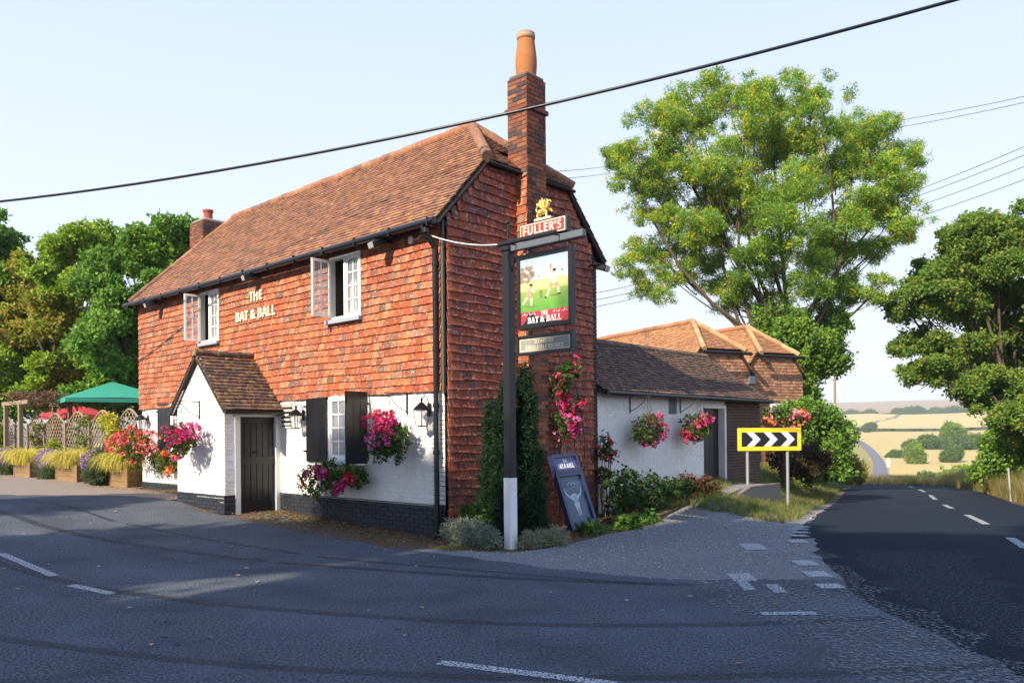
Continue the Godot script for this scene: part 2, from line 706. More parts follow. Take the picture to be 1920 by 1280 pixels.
func rect(x0: float, y0: float, x1: float, y1: float) -> PackedVector2Array:
	return PackedVector2Array([Vector2(x0, y0), Vector2(x1, y0), Vector2(x1, y1), Vector2(x0, y1)])


# a wall slab in its own frame (x along, y up, outer face at z = 0, thick towards -z) with openings left out
func wall_slab(mb: MB, frame: Transform3D, x0: float, x1: float, y0: float, y1: float, thick: float, holes: Array) -> void:
	var xs := [x0, x1]
	var ys := [y0, y1]
	for h in holes:
		for x in [h.position.x, h.end.x]:
			if x > x0 and x < x1 and not xs.has(x):
				xs.append(x)
		for y in [h.position.y, h.end.y]:
			if y > y0 and y < y1 and not ys.has(y):
				ys.append(y)
	xs.sort()
	ys.sort()
	for i in xs.size() - 1:
		for k in ys.size() - 1:
			var m := Vector2((xs[i] + xs[i + 1]) * 0.5, (ys[k] + ys[k + 1]) * 0.5)
			var open := false
			for h in holes:
				if h.has_point(m):
					open = true
			if not open:
				mb.box(frame * Transform3D(Basis(), Vector3(m.x, m.y, -thick * 0.5)), Vector3(xs[i + 1] - xs[i], ys[k + 1] - ys[k], thick))


# one glazed leaf in its own frame: origin at its lower left corner, outer face towards +z
func casement(parent: Node3D, frame: Transform3D, w: float, h: float, cols: int, rows: int) -> void:
	var b := 0.045
	var mb := MB.new()
	var d := 0.045
	mb.box(frame * Transform3D(Basis(), Vector3(b * 0.5, h * 0.5, 0)), Vector3(b, h, d))
	mb.box(frame * Transform3D(Basis(), Vector3(w - b * 0.5, h * 0.5, 0)), Vector3(b, h, d))
	mb.box(frame * Transform3D(Basis(), Vector3(w * 0.5, b * 0.5, 0)), Vector3(w - 2 * b, b, d))
	mb.box(frame * Transform3D(Basis(), Vector3(w * 0.5, h - b * 0.5, 0)), Vector3(w - 2 * b, b, d))
	obj("sash", mb, M.white_gloss, parent)
	var cw := (w - 2 * b) / cols
	var ch := (h - 2 * b) / rows
	var bars := MB.new()
	for i in range(1, cols):
		bars.box(frame * Transform3D(Basis(), Vector3(b + cw * i, h * 0.5, 0.002)), Vector3(0.02, h - 2 * b, 0.03))
	for i in range(1, rows):
		bars.box(frame * Transform3D(Basis(), Vector3(w * 0.5, b + ch * i, 0)), Vector3(w - 2 * b, 0.02, 0.026))
	obj("glazing_bars", bars, M.white_gloss, parent)
	for i in cols:
		for k in rows:
			var p := MB.new()
			p.box(Transform3D(Basis(), Vector3.ZERO), Vector3(cw - 0.02, ch - 0.02, 0.004))
			var tilt := Basis(Vector3(rng.randf_range(-1, 1), rng.randf_range(-1, 1), 0).normalized(), rng.randf_range(0, 0.012))
			inst("pane", p.mesh(), M.glass, frame * Transform3D(tilt, Vector3(b + cw * (i + 0.5), b + ch * (k + 0.5), -0.004)), parent)


func text(called: String, words: String, parent: Node, frame: Transform3D, w: float, h: float, depth: float, mat: Material, family := "Droid Sans", weight := 700) -> MeshInstance3D:
	var f := SystemFont.new()
	f.font_names = PackedStringArray([family])
	f.font_weight = weight
	var tm := TextMesh.new()
	tm.font = f
	tm.text = words
	tm.font_size = 48
	tm.pixel_size = 0.01
	tm.depth = 0.05
	tm.curve_step = 1.0
	var a := tm.get_aabb()
	var s := Vector3(w / a.size.x, h / a.size.y, depth / 0.05)
	var c := a.get_center()
	return inst(called, tm, mat, frame * Transform3D(Basis.from_scale(s), Vector3(-c.x * s.x, -c.y * s.y, depth * 0.5)), parent)


func lantern(label: String, o: Vector3, out: Vector3, size := 1.0) -> void:
	# o: centre of the glass body; out: wall normal
	var t := thing("wall_lantern", label, "lantern", o, "lanterns on the pub walls")
	var k := size
	var side := out.cross(Vector3.UP)
	var cage := MB.new()
	for i in 4:
		var a := TAU * (i + 0.5) / 4
		var dt := (out * cos(a) + side * sin(a))
		cage.tube(PackedVector3Array([dt * 0.085 * k + Vector3(0, -0.13 * k, 0), dt * 0.13 * k + Vector3(0, 0.12 * k, 0)]), 0.008, 0.008, 4)
	cage.lathe([Vector2(0.0, -0.15 * k), Vector2(0.09 * k, -0.145 * k), Vector2(0.09 * k, -0.125 * k), Vector2(0.0, -0.12 * k)], 4, Transform3D(Basis(Vector3.UP, atan2(out.x, out.z)), Vector3.ZERO))
	obj("cage", cage, M.black, t)
	var cap := MB.new()
	cap.lathe([Vector2(0.165 * k, 0.11 * k), Vector2(0.165 * k, 0.13 * k), Vector2(0.05 * k, 0.22 * k), Vector2(0.02 * k, 0.23 * k), Vector2(0.02 * k, 0.25 * k), Vector2(0.03 * k, 0.265 * k), Vector2(0.0, 0.31 * k)], 4, Transform3D(Basis(Vector3.UP, atan2(out.x, out.z)), Vector3.ZERO))
	obj("cap", cap, M.black, t)
	var gl := MB.new()
	gl.lathe([Vector2(0.083 * k, -0.12 * k), Vector2(0.126 * k, 0.11 * k)], 4, Transform3D(Basis(Vector3.UP, atan2(out.x, out.z)), Vector3.ZERO))
	obj("glass", gl, M.lantern_glass, t)
	var arm := MB.new()
	arm.tube(PackedVector3Array([Vector3(0, 0.27 * k, 0), -out * 0.06 + Vector3(0, 0.33 * k, 0), -out * 0.12 + Vector3(0, 0.3 * k, 0), -out * 0.16 + Vector3(0, 0.2 * k, 0)]), 0.009, 0.009, 5)
	arm.box(Transform3D(Basis(Vector3.UP, atan2(out.x, out.z)), -out * 0.155 + Vector3(0, 0.12 * k, 0)), Vector3(0.08, 0.2 * k, 0.012))
	obj("arm", arm, M.black, t)


func floodlight(label: String, wall: Vector3, out: Vector3, along: Vector3, reach := 0.3) -> void:
	var t := thing("floodlight", label, "floodlight", wall, "floodlights under the eaves")
	var down := (out + Vector3(0, -0.35, 0) + along * 0.2).normalized()
	var arm := MB.new()
	arm.tube(PackedVector3Array([Vector3.ZERO, out * reach * 0.4 + Vector3(0, 0.01, 0)]), 0.018, 0.018, 6)
	obj("bracket", arm, M.black, t)
	var b := MB.new()
	var fr := frame_of(out * reach * 0.4 + down * 0.17, down.cross(Vector3.UP), Vector3.UP)
	fr.basis = Basis(down.cross(Vector3.UP).normalized(), down, down.cross(Vector3.UP).normalized().cross(down).normalized())
	b.cbox(fr, Vector3(0.2, 0.28, 0.12), 0.02)
	obj("housing", b, M.black, t)
	var g := MB.new()
	g.box(fr * Transform3D(Basis(), Vector3(0, 0.142, 0)), Vector3(0.17, 0.004, 0.09))
	obj("lens", g, M.lantern_glass, t)


func basket(label: String, o: Vector3, r: Vector3, flowers: Array, hook: Vector3, out: Vector3, n := 1.0, bracket := true) -> void:
	var t := thing("hanging_basket", label, "flower basket", o, "flower baskets on the walls")
	var bowl := MB.new()
	var br := minf(r.x, r.z) * 0.55
	var prof := []
	for i in 6:
		var a := PI * 0.5 * i / 5.0
		prof.append(Vector2(br * sin(a), -r.y * 0.55 * cos(a) + 0.0))
	bowl.lathe(prof, 12, Transform3D())
	obj("bowl", bowl, M.moss, t)
	foliage("leaves", [[Vector3(0, 0.02, 0), r * 0.86], [Vector3(r.x * 0.3, -r.y * 0.45, r.z * 0.2), r * 0.5], [Vector3(-r.x * 0.35, -r.y * 0.4, 0), r * 0.5]], 650 * n, Vector2(0.55, 1.0), [Color(0.05, 0.11, 0.025), Color(0.09, 0.17, 0.03), Color(0.035, 0.08, 0.02), Color(0.14, 0.2, 0.04)], M.small_spray, M.leaf, t, 0.3)
	var xs := []
	var cc := PackedColorArray()
	var spots := []
	for i in 7:
		spots.append([rand_dir() * r * 0.6, r * rng.randf_range(0.3, 0.6), [flowers[i % flowers.size()], flowers[(i + 1) % flowers.size()]]])
	cc = lobes_fill(spots, 620 * n, Vector2(0.7, 1.25), flowers, xs, cc, 0.75, 0.15)
	scatter("flowers", M.flower, M.petal, xs, cc, t)
	if bracket:
		var h := hook - o
		var mb := MB.new()
		var wall := h - out * (out.dot(h) + out.dot(o - hook) * 0.0)
		var top := Vector3(0, h.y, 0)
		var base := top - out * out.dot(o) + out * (out.dot(hook))
		mb.tube(PackedVector3Array([base + Vector3(0, 0.02, 0), base + Vector3(0, -0.34, 0)]), 0.014, 0.014, 5)
		mb.tube(PackedVector3Array([base, top + out * 0.06]), 0.01, 0.01, 5)
		var scroll := PackedVector3Array()
		for i in 10:
			var q := i / 9.0
			scroll.append((base + Vector3(0, -0.3, 0)).lerp(top + Vector3(0, -0.02, 0), q) + Vector3(0, -0.05 * sin(q * PI), 0))
		mb.tube(scroll, 0.008, 0.008, 4)
		var curl := PackedVector3Array()
		for i in 9:
			var q := i / 8.0 * TAU * 0.8
			curl.append(top + out * (0.06 + 0.03 * sin(q)) + Vector3(0, -0.03 + 0.03 * cos(q), 0))
		mb.tube(curl, 0.008, 0.006, 4)
		obj("bracket", mb, M.black, t)
		var ch := MB.new()
		for i in 3:
			var a := TAU * i / 3.0
			ch.tube(PackedVector3Array([top + Vector3(0, -0.02, 0), Vector3(cos(a) * br, 0, sin(a) * br)]), 0.004, 0.004, 3)
		obj("chain", ch, M.black, t)


func bush(called: String, label: String, foot: Vector3, lobes: Array, density: float, sc: Vector2, cols: Array, mesh: Mesh, category := "shrub", group := "", stems := true, mat: Material = null) -> Node3D:
	var t := thing(called, label, category, foot, group)
	var here := lobes.map(func(l): return [l[0] - foot] + l.slice(1))
	if stems:
		var mb := MB.new()
		for l in here:
			for j in 3:
				limb(mb, Vector3(rng.randf_range(-0.08, 0.08), -0.05, rng.randf_range(-0.08, 0.08)), l[0] + rand_dir() * (l[1].x if l[1] is Vector3 else float(l[1])) * 0.5, 0.018, 0.006, 0.1, 4)
		obj("stems", mb, M.bark, t)
	foliage("foliage", here, density, sc, cols, mesh, mat if mat else M.leaf, t, 0.3, -0.03)
	return t


# ---------------------------------------------------------------- scene
func _ready() -> void:
	rng.seed = 20240611
	noise.seed = 7
	noise.frequency = 0.05
	cam_basis = Basis.from_euler(Vector3(PITCH, YAW, ROLL), EULER_ORDER_YXZ)
	var cam := Camera3D.new()
	cam.name = "camera"
	var near := 0.1
	cam.projection = Camera3D.PROJECTION_FRUSTUM
	cam.set_frustum(near * 1280.0 / F_PX, Vector2(0, near * DROP / F_PX), near, 9000.0)
	add_child(cam)
	cam.transform = Transform3D(cam_basis, EYE)

	var sky := ProceduralSkyMaterial.new()
	sky.sky_top_color = lin(0.16, 0.31, 0.72)
	sky.sky_horizon_color = lin(0.6, 0.635, 0.68)
	sky.sky_curve = 0.62
	sky.ground_bottom_color = lin(0.16, 0.15, 0.12)
	sky.ground_horizon_color = lin(0.6, 0.62, 0.6)
	sky.sun_angle_max = 1.0
	var env := Environment.new()
	env.background_mode = Environment.BG_SKY
	env.sky = Sky.new()
	env.sky.sky_material = sky
	env.tonemap_mode = Environment.TONE_MAPPER_LINEAR
	env.tonemap_exposure = 1.8
	env.sdfgi_enabled = true
	env.ssao_enabled = true
	env.ssil_enabled = true
	env.fog_enabled = true
	env.fog_density = 0.0003
	env.fog_light_color = lin(0.8, 0.87, 0.95)
	var we := WorldEnvironment.new()
	we.name = "world"
	we.environment = env
	add_child(we)

	var sun := DirectionalLight3D.new()
	sun.name = "sun"
	sun.light_energy = 1.6
	sun.light_color = lin(1.0, 0.86, 0.66)
	sun.light_angular_distance = 0.6
	sun.shadow_enabled = true
	add_child(sun)
	sun_from = Vector3(0.035, 0.6, 0.92).normalized()
	sun.look_at_from_position(sun_from * 50.0, Vector3.ZERO)

	materials()
	terrain()
	pub()
	annexe()
	barn()
	pub_sign()
	far_country()
	trees()
	planting()
	garden()
	small_things()


func materials() -> void:
	var grain := noise_tex(0.03, 5, [[0.0, grey(0.72)], [0.5, grey(0.93)], [1.0, grey(1.0)]])
	var blotch := noise_tex(0.012, 4, [[0.2, grey(0.78)], [0.55, grey(0.95)], [0.8, grey(1.0)]], 512, FastNoiseLite.TYPE_SIMPLEX_SMOOTH, 4)
	var fine := noise_tex(0.16, 3, [[0.0, grey(0.55)], [0.5, grey(0.85)], [1.0, grey(1.0)]], 512, FastNoiseLite.TYPE_SIMPLEX_SMOOTH, 9)
	var relief := noise_tex(0.12, 4, [[0.0, grey(0.0)], [1.0, grey(1.0)]], 512, FastNoiseLite.TYPE_SIMPLEX_SMOOTH, 12)
	var clear := Color(0.75, 0.74, 0.7, 0.0)
	var lichen := noise_tex(0.014, 4, [[0.0, clear], [0.68, clear], [0.76, Color(0.72, 0.68, 0.62, 0.55)], [1.0, Color(0.86, 0.84, 0.8, 0.9)]], 1024, FastNoiseLite.TYPE_SIMPLEX_SMOOTH, 31)
	var yellow := Color(0.7, 0.55, 0.2, 0.0)
	var moss := noise_tex(0.009, 5, [[0.0, yellow], [0.64, yellow], [0.74, Color(0.66, 0.52, 0.22, 0.6)], [0.85, Color(0.62, 0.58, 0.4, 0.75)], [1.0, Color(0.8, 0.78, 0.7, 0.9)]], 1024, FastNoiseLite.TYPE_SIMPLEX_SMOOTH, 52)
	M.wall_tile = textured(Color.WHITE, grain, 0.8, 0.82, true, lichen, relief, 0.3)
	M.gable_tile = textured(Color.WHITE, grain, 0.7, 0.8, true, lichen, relief, 0.35)
	M.roof_tile = textured(Color.WHITE, grain, 0.6, 0.88, true, moss, relief, 0.3)
	M.brick = textured(Color.WHITE, fine, 1.6, 0.9, true, null, relief, 0.3)
	M.mortar = textured(lin(0.34, 0.29, 0.24), fine, 3.0, 0.95)
	M.dark_mortar = textured(lin(0.16, 0.12, 0.1), fine, 3.0, 0.95)
	M.backing = paint(lin(0.035, 0.025, 0.02), 0.95)
	var chips := noise_tex(0.05, 5, [[0.0, Color(0.5, 0.44, 0.4, 0.0)], [0.86, Color(0.5, 0.44, 0.4, 0.0)], [0.88, Color(0.5, 0.42, 0.38, 0.8)], [1.0, Color(0.45, 0.36, 0.32, 0.9)]], 1024, FastNoiseLite.TYPE_SIMPLEX_SMOOTH, 77)
	M.whitewash = textured(Color.WHITE, noise_tex(0.01, 4, [[0.0, grey(0.93)], [0.5, grey(0.985)], [1.0, grey(1.0)]], 512, FastNoiseLite.TYPE_SIMPLEX_SMOOTH, 5), 0.9, 0.75, true, chips, relief, 0.08)
	var worn := noise_tex(0.06, 5, [[0.0, Color(0.55, 0.55, 0.55, 0.0)], [0.74, Color(0.55, 0.55, 0.55, 0.0)], [0.8, Color(0.6, 0.58, 0.56, 0.6)], [1.0, Color(0.7, 0.68, 0.66, 0.8)]], 1024, FastNoiseLite.TYPE_SIMPLEX_SMOOTH, 78)
	M.plinth = textured(Color.WHITE, grain, 1.5, 0.55, true, worn, relief, 0.3)
	M.white_gloss = textured(lin(0.82, 0.81, 0.78), noise_tex(0.02, 3, [[0.0, grey(0.95)], [1.0, grey(1.0)]], 256), 1.5, 0.4)
	M.black = paint(lin(0.006, 0.007, 0.009), 0.32)
	M.black_paint = textured(lin(0.008, 0.009, 0.012), grain, 3.0, 0.38)
	M.slate_grey = paint(lin(0.1, 0.12, 0.15), 0.45)
	M.lead = paint(lin(0.3, 0.34, 0.4), 0.5)
	var glass := paint(Color(0.9, 0.95, 1.0, 0.12), 0.02)
	glass.transparency = BaseMaterial3D.TRANSPARENCY_ALPHA
	M.glass = glass
	var lg := paint(Color(0.95, 0.97, 1.0, 0.35), 0.08)
	lg.transparency = BaseMaterial3D.TRANSPARENCY_ALPHA
	M.lantern_glass = lg
	M.curtain = textured(lin(0.42, 0.42, 0.36), blotch, 2.0, 0.9)
	M.bark = textured(lin(0.13, 0.095, 0.065), grain, 2.5, 0.95, false, null, relief, 1.5)
	M.leaf = leafy()
	M.petal = leafy(0.7, 0.5)
	M.moss = textured(lin(0.05, 0.06, 0.025), fine, 6.0, 0.95)
	# roads: worn grey lane, newer dark carriageway, loose gravel, dusty forecourt
	var chipping := noise_tex(0.11, 5, [[0.15, grey(0.35)], [0.4, grey(0.72)], [0.58, grey(0.84)], [0.7, grey(0.95)], [0.8, grey(1.0)]], 1024, FastNoiseLite.TYPE_SIMPLEX_SMOOTH, 14)
	var patches := noise_tex(0.002, 7, [[0.2, Color(0.2, 0.22, 0.25, 0.4)], [0.42, Color(0.3, 0.32, 0.35, 0.0)], [0.6, Color(0.48, 0.5, 0.54, 0.0)], [0.8, Color(0.48, 0.5, 0.54, 0.14)]], 1024, FastNoiseLite.TYPE_SIMPLEX_SMOOTH, 19)
	M.lane = textured(lin(0.14, 0.158, 0.18), chipping, 0.27, 0.8, false, null, relief, 0.5)
	M.carriageway = textured(lin(0.032, 0.042, 0.06), chipping, 0.3, 0.75, false, null, relief, 0.4)
	M.lane.metallic_specular = 0.25
	M.lane.roughness = 0.92
	M.carriageway.metallic_specular = 0.2
	M.carriageway.roughness = 0.95
	M.lane.detail_enabled = true
	M.lane.detail_albedo = patches
	M.lane.detail_blend_mode = BaseMaterial3D.BLEND_MODE_MIX
	M.lane.detail_uv_layer = BaseMaterial3D.DETAIL_UV_1
	M.worn = textured(lin(0.26, 0.255, 0.24), noise_tex(0.03, 7, [[0.0, Color(1, 1, 1, 0)], [0.5, Color(1, 1, 1, 0)], [0.64, Color(1, 1, 1, 0.3)], [0.78, Color(1, 1, 1, 0.55)], [1.0, Color(1, 1, 1, 0.7)]], 1024, FastNoiseLite.TYPE_SIMPLEX_SMOOTH, 91), 0.5, 0.9)
	M.worn.transparency = BaseMaterial3D.TRANSPARENCY_ALPHA
	M.rough_worn = textured(lin(0.16, 0.165, 0.17), noise_tex(0.05, 6, [[0.0, Color(1, 1, 1, 0)], [0.5, Color(1, 1, 1, 0)], [0.72, Color(1, 1, 1, 0.28)], [1.0, Color(1, 1, 1, 0.45)]], 1024, FastNoiseLite.TYPE_SIMPLEX_SMOOTH, 92), 0.45, 0.9)
	M.rough_worn.transparency = BaseMaterial3D.TRANSPARENCY_ALPHA
	M.gravel = textured(lin(0.29, 0.29, 0.285), noise_tex(0.22, 3, [[0.0, grey(0.45)], [0.4, grey(0.75)], [0.65, grey(0.9)], [1.0, grey(1.0)]], 1024, FastNoiseLite.TYPE_SIMPLEX_SMOOTH, 3), 0.4, 0.95, false, null, relief, 1.2)
	M.forecourt = textured(lin(0.4, 0.32, 0.25), chipping, 0.5, 0.9, false, null, relief, 0.5)
	M.soil = textured(lin(0.16, 0.125, 0.085), noise_tex(0.05, 6, [[0.0, Color(0.45, 0.4, 0.35)], [0.4, Color(0.75, 0.7, 0.62)], [0.7, Color(0.95, 0.88, 0.7)], [1.0, Color(1.0, 0.97, 0.85)]], 1024, FastNoiseLite.TYPE_SIMPLEX_SMOOTH, 23), 0.35, 0.95, false, null, relief, 2.0)
	var rub := noise_tex(0.05, 4, [[0.0, Color(1, 1, 1, 0.75)], [0.5, Color(1, 1, 1, 0.6)], [1.0, Color(1, 1, 1, 0.2)]], 512, FastNoiseLite.TYPE_SIMPLEX_SMOOTH, 41)
	M.line = textured(lin(0.66, 0.66, 0.63), noise_tex(0.06, 5, [[0.0, Color(1, 1, 1, 0.9)], [0.48, Color(0.95, 0.95, 0.95, 0.85)], [0.6, Color(0.9, 0.9, 0.9, 0.0)], [1.0, Color(0.9, 0.9, 0.9, 0.0)]], 512, FastNoiseLite.TYPE_SIMPLEX_SMOOTH, 42), 1.2, 0.8)
	M.line.transparency = BaseMaterial3D.TRANSPARENCY_ALPHA
	M.rubber = textured(Color(lin(0.025, 0.027, 0.032), 0.85), rub, 0.5, 0.7)
	M.rubber.transparency = BaseMaterial3D.TRANSPARENCY_ALPHA
	M.wood = textured(lin(0.3, 0.19, 0.085), noise_tex(0.02, 5, [[0.0, grey(0.6)], [0.5, grey(0.9)], [1.0, grey(1.0)]], 512, FastNoiseLite.TYPE_SIMPLEX_SMOOTH, 61), 1.5, 0.85)
	M.trellis = textured(lin(0.3, 0.23, 0.15), grain, 2.0, 0.9)
	M.concrete = textured(lin(0.3, 0.28, 0.25), grain, 0.8, 0.95, false, patches, relief, 0.6)
	M.gold = paint(lin(0.75, 0.55, 0.16), 0.35, 0.7)
	M.cream = paint(lin(0.85, 0.74, 0.5), 0.5)
	M.red_paint = paint(lin(0.42, 0.03, 0.045), 0.4)
	M.white_paint = paint(lin(0.82, 0.82, 0.82), 0.4)
	M.steel = paint(lin(0.35, 0.36, 0.37), 0.5, 0.5)
	M.small_spray = leaf_spray(9, 0.07, 0.075, 0.045)
	M.spray = leaf_spray(12, 0.26, 0.2, 0.1)
	M.fat_spray = leaf_spray(11, 0.24, 0.19, 0.14)
	M.fern_spray = leaf_spray(16, 0.24, 0.22, 0.06)
	M.needle_spray = leaf_spray(16, 0.07, 0.1, 0.018, 1.6)
	M.flower = flower_head(5, 0.034)
	M.tuft = grass_tuft(14, 0.3, 0.5, 0.012)
	M.long_tuft = grass_tuft(44, 0.95, 1.25, 0.02)
	M.meadow = grass_tuft(20, 0.75, 0.3, 0.016)


func terrain() -> void:
	var as_ := []
	var a := -60.0
	while a < 70.0:
		as_.append(a)
		a += 0.8
	while a < 5000.0:
		as_.append(a)
		a *= 1.07
	var bs := []
	var b := -30.0
	while b < 46.0:
		bs.append(b)
		b += 0.8
	var step := 1.0
	while b < 3000.0:
		bs.append(b)
		step *= 1.16
		b += step
	b = -30.8
	step = 1.0
	while b > -3000.0:
		bs.push_front(b)
		step *= 1.16
		b -= step
	var mb := MB.new()
	var rows := []
	for x in as_:
		var r := []
		for y in bs:
			var p := ab(x, y)
			r.append(on_ground(p.x, p.y))
		rows.append(r)
	for i in as_.size() - 1:
		for k in bs.size() - 1:
			mb.quad(rows[i][k], rows[i][k + 1], rows[i + 1][k + 1], rows[i + 1][k])
	obj("ground", mb, M.soil, self, "structure")

	# junction: gravel apron, forecourt, lane past the front, carriageway going over the crest
	var left_edge := PackedVector2Array()
	for i in 17:
		left_edge.append(ab(80.0 - i * 5.0, 3.1))
	var mouth := [Vector2(4.43, -3.72), Vector2(5.05, -2.2), Vector2(5.7, -1.0), Vector2(6.3, 0.1), Vector2(6.9, 0.95), Vector2(8.24, 2.3), Vector2(10.5, 3.9), Vector2(14.0, 5.4)]
	var gravel := PackedVector2Array([Vector2(0.2, 1.5), Vector2(0.75, 0.78), Vector2(1.85, 0.5), Vector2(1.95, -0.6), Vector2(1.72, -1.6), Vector2(1.55, -3.6), Vector2(1.2, -5.6), Vector2(2.2, -6.6), ab(8.0, 3.7), ab(16.0, 3.35), ab(28.0, 3.2), ab(28.0, 2.8), ab(5.0, 2.8), ab(0.5, 2.6), Vector2(6.1, -1.2), Vector2(7.4, 1.0), Vector2(6.0, 2.0)])
	sheet("gravel_apron", ragged(gravel), 0.018, 0.6, M.gravel)
	sheet("forecourt", PackedVector2Array([Vector2(-6.9, 1.4), Vector2(-6.9, 0.9), Vector2(-11.0, 0.35), Vector2(-12.5, -0.9), Vector2(-60.0, -0.9), Vector2(-60.0, 14.0), Vector2(-38.0, 14.0), Vector2(-12.0, 4.0)]), 0.02, 0.9, M.forecourt)
	var lane := PackedVector2Array([Vector2(-60.0, 20.0), Vector2(-40.0, 15.0), Vector2(-20.0, 7.3), Vector2(-11.6, 3.15), Vector2(-9.0, 1.85), Vector2(-7.2, 1.38), Vector2(-4.5, 1.3), Vector2(-2.2, 1.27), Vector2(0.8, 1.13), Vector2(2.3, 1.12), Vector2(3.4, 1.02), Vector2(4.6, 0.8), Vector2(5.5, 0.1), Vector2(6.0, -0.5)])
	for p in mouth.slice(3):
		lane.append(p + Vector2(0.5, -0.3))
	lane.append_array(PackedVector2Array([Vector2(20.0, 9.0), Vector2(20.0, 17.0), Vector2(-60.0, 40.0)]))
	var road := sheet("lane", ragged(lane, 0.3, 0.14), 0.023, 0.9, M.lane)
	var way := left_edge
	way.append_array(PackedVector2Array(mouth))
	way.append_array(PackedVector2Array([Vector2(30.0, 9.0), Vector2(30.0, 1.0), ab(-6.0, -6.0), ab(-1.0, -3.6), ab(4.0, -2.4), ab(12.0, -2.15), ab(30.0, -2.2), ab(80.0, -2.5)]))
	var main := sheet("carriageway", ragged(way, 0.3, 0.1), 0.028, 0.9, M.carriageway)

	# the surface worn back to its stones where the two roads meet
	sheet("worn_surface", ragged(PackedVector2Array([Vector2(4.2, -1.6), Vector2(5.0, -2.4), Vector2(5.9, -0.9), Vector2(7.0, 0.6), Vector2(8.3, 2.0), Vector2(9.4, 2.6), Vector2(8.6, 3.6), Vector2(7.0, 2.6), Vector2(5.6, 1.5), Vector2(4.4, 0.9), Vector2(3.2, 1.3), Vector2(3.6, 0.2)]), 0.25, 0.3), 0.0315, 0.8, M.worn, main, "")
	sheet("worn_surface", ragged(PackedVector2Array([Vector2(2.6, 1.5), Vector2(5.5, 1.4), Vector2(8.4, 3.4), Vector2(8.0, 6.2), Vector2(4.0, 6.4), Vector2(1.0, 4.2)]), 0.3, 0.3), 0.0282, 0.9, M.rough_worn, road, "")
	sheet("worn_surface", ragged(PackedVector2Array([Vector2(5.3, -2.6), Vector2(6.6, -3.6), Vector2(7.6, -0.4), Vector2(9.8, 2.0), Vector2(8.6, 2.1), Vector2(6.9, 0.2)]), 0.25, 0.3), 0.0312, 0.8, M.rough_worn, main, "")
	# painted lines
	for d in [[0.0, 1.5], [4.4, 8.0], [11.8, 14.6], [18.4, 21.6], [25.0, 30.0], [36.0, 42.0], [-6.0, -3.2]]:
		sheet("marking", PackedVector2Array([ab(d[0], 0.07), ab(d[0], -0.07), ab(d[1], -0.07), ab(d[1], 0.07)]), 0.034, 1.2, M.line, main, "")
	for q in [[3.56, -5.32, 0.34, 0.13], [3.72, -4.85, 0.36, 0.16], [3.95, -4.3, 0.38, 0.18], [4.15, -3.78, 0.34, 0.17], [4.42, -3.05, 0.36, 0.2], [5.3, -1.2, 0.42, 0.24], [5.72, -0.52, 0.4, 0.22], [6.1, 0.1, 0.45, 0.16]]:
		var o := Vector2(q[0], q[1])
		var u: Vector2 = Vector2(0.736, -0.677) * 0.13
		var w: Vector2 = Vector2(0.62, 0.785) * q[3] * 0.8
		sheet("marking", PackedVector2Array([o - u - w, o + u - w, o + u + w, o - u + w]), 0.034, 0.8, M.line, main, "")
	for q in [[4.15, -2.15, 0.3, 0.6], [5.15, 0.2, 0.26, 0.5], [5.72, 0.57, 0.14, 0.45], [5.4, 0.62, 0.12, 0.5], [6.3, 1.6, 0.5, 0.12]]:
		var o := Vector2(q[0], q[1])
		var u: Vector2 = Vector2(0.736, -0.677) * q[2] * 0.5
		var w: Vector2 = Vector2(0.6, 0.8) * q[3] * 0.5
		sheet("marking", PackedVector2Array([o - u - w, o + u - w, o + u + w, o - u + w]), 0.03, 0.8, M.line, road, "")
	for d in [[-8.0, 6.3, -6.0, 5.85], [-5.0, 5.62, -3.1, 5.4], [-3.0, 5.37, -0.95, 5.36], [-0.3, 5.4, 0.55, 5.28], [5.05, 4.72, 6.3, 4.3]]:
		var p := Vector2(d[0], d[1])
		var q := Vector2(d[2], d[3])
		var w := (q - p).orthogonal().normalized() * 0.055
		sheet("marking", PackedVector2Array([p - w, q - w, q + w, p + w]), 0.03, 1.2, M.line, road, "")
	# tyre marks curving through the bend
	for s in [[[-9.0, 4.6], [-4.0, 4.05], [-1.0, 3.35], [1.5, 2.55], [3.5, 1.75], [5.0, 0.9], [0.16, 0.0]], [[-6.0, 5.9], [-1.0, 5.45], [2.0, 4.75], [4.5, 3.6], [6.0, 2.4], [7.0, 1.2], [0.14, 0.0]], [[-9.0, 3.4], [-5.0, 3.1], [-1.5, 2.65], [1.0, 2.2], [3.4, 1.55], [4.6, 1.2], [0.1, 0.0]], [[1.0, 6.9], [3.6, 5.9], [5.6, 4.7], [7.2, 3.2], [8.3, 1.8], [9.0, 0.2], [0.13, 0.0]]]:
		var wdt: float = s[6][0]
		var c := Curve2D.new()
		for i in 6:
			var p := Vector2(s[i][0], s[i][1])
			var t := (Vector2(s[mini(i + 1, 5)][0], s[mini(i + 1, 5)][1]) - Vector2(s[maxi(i - 1, 0)][0], s[maxi(i - 1, 0)][1])) * 0.16
			c.add_point(p, -t, t)
		var pts := c.tessellate(4, 2)
		var lo := PackedVector2Array()
		var hi := PackedVector2Array()
		for i in pts.size():
			var t := (pts[mini(i + 1, pts.size() - 1)] - pts[maxi(i - 1, 0)]).orthogonal().normalized() * wdt * 0.5
			lo.append(pts[i] + t)
			hi.append(pts[i] - t)
		hi.reverse()
		lo.append_array(hi)
		sheet("tyre_mark", lo, 0.0265, 0.9, M.rubber, road, "")


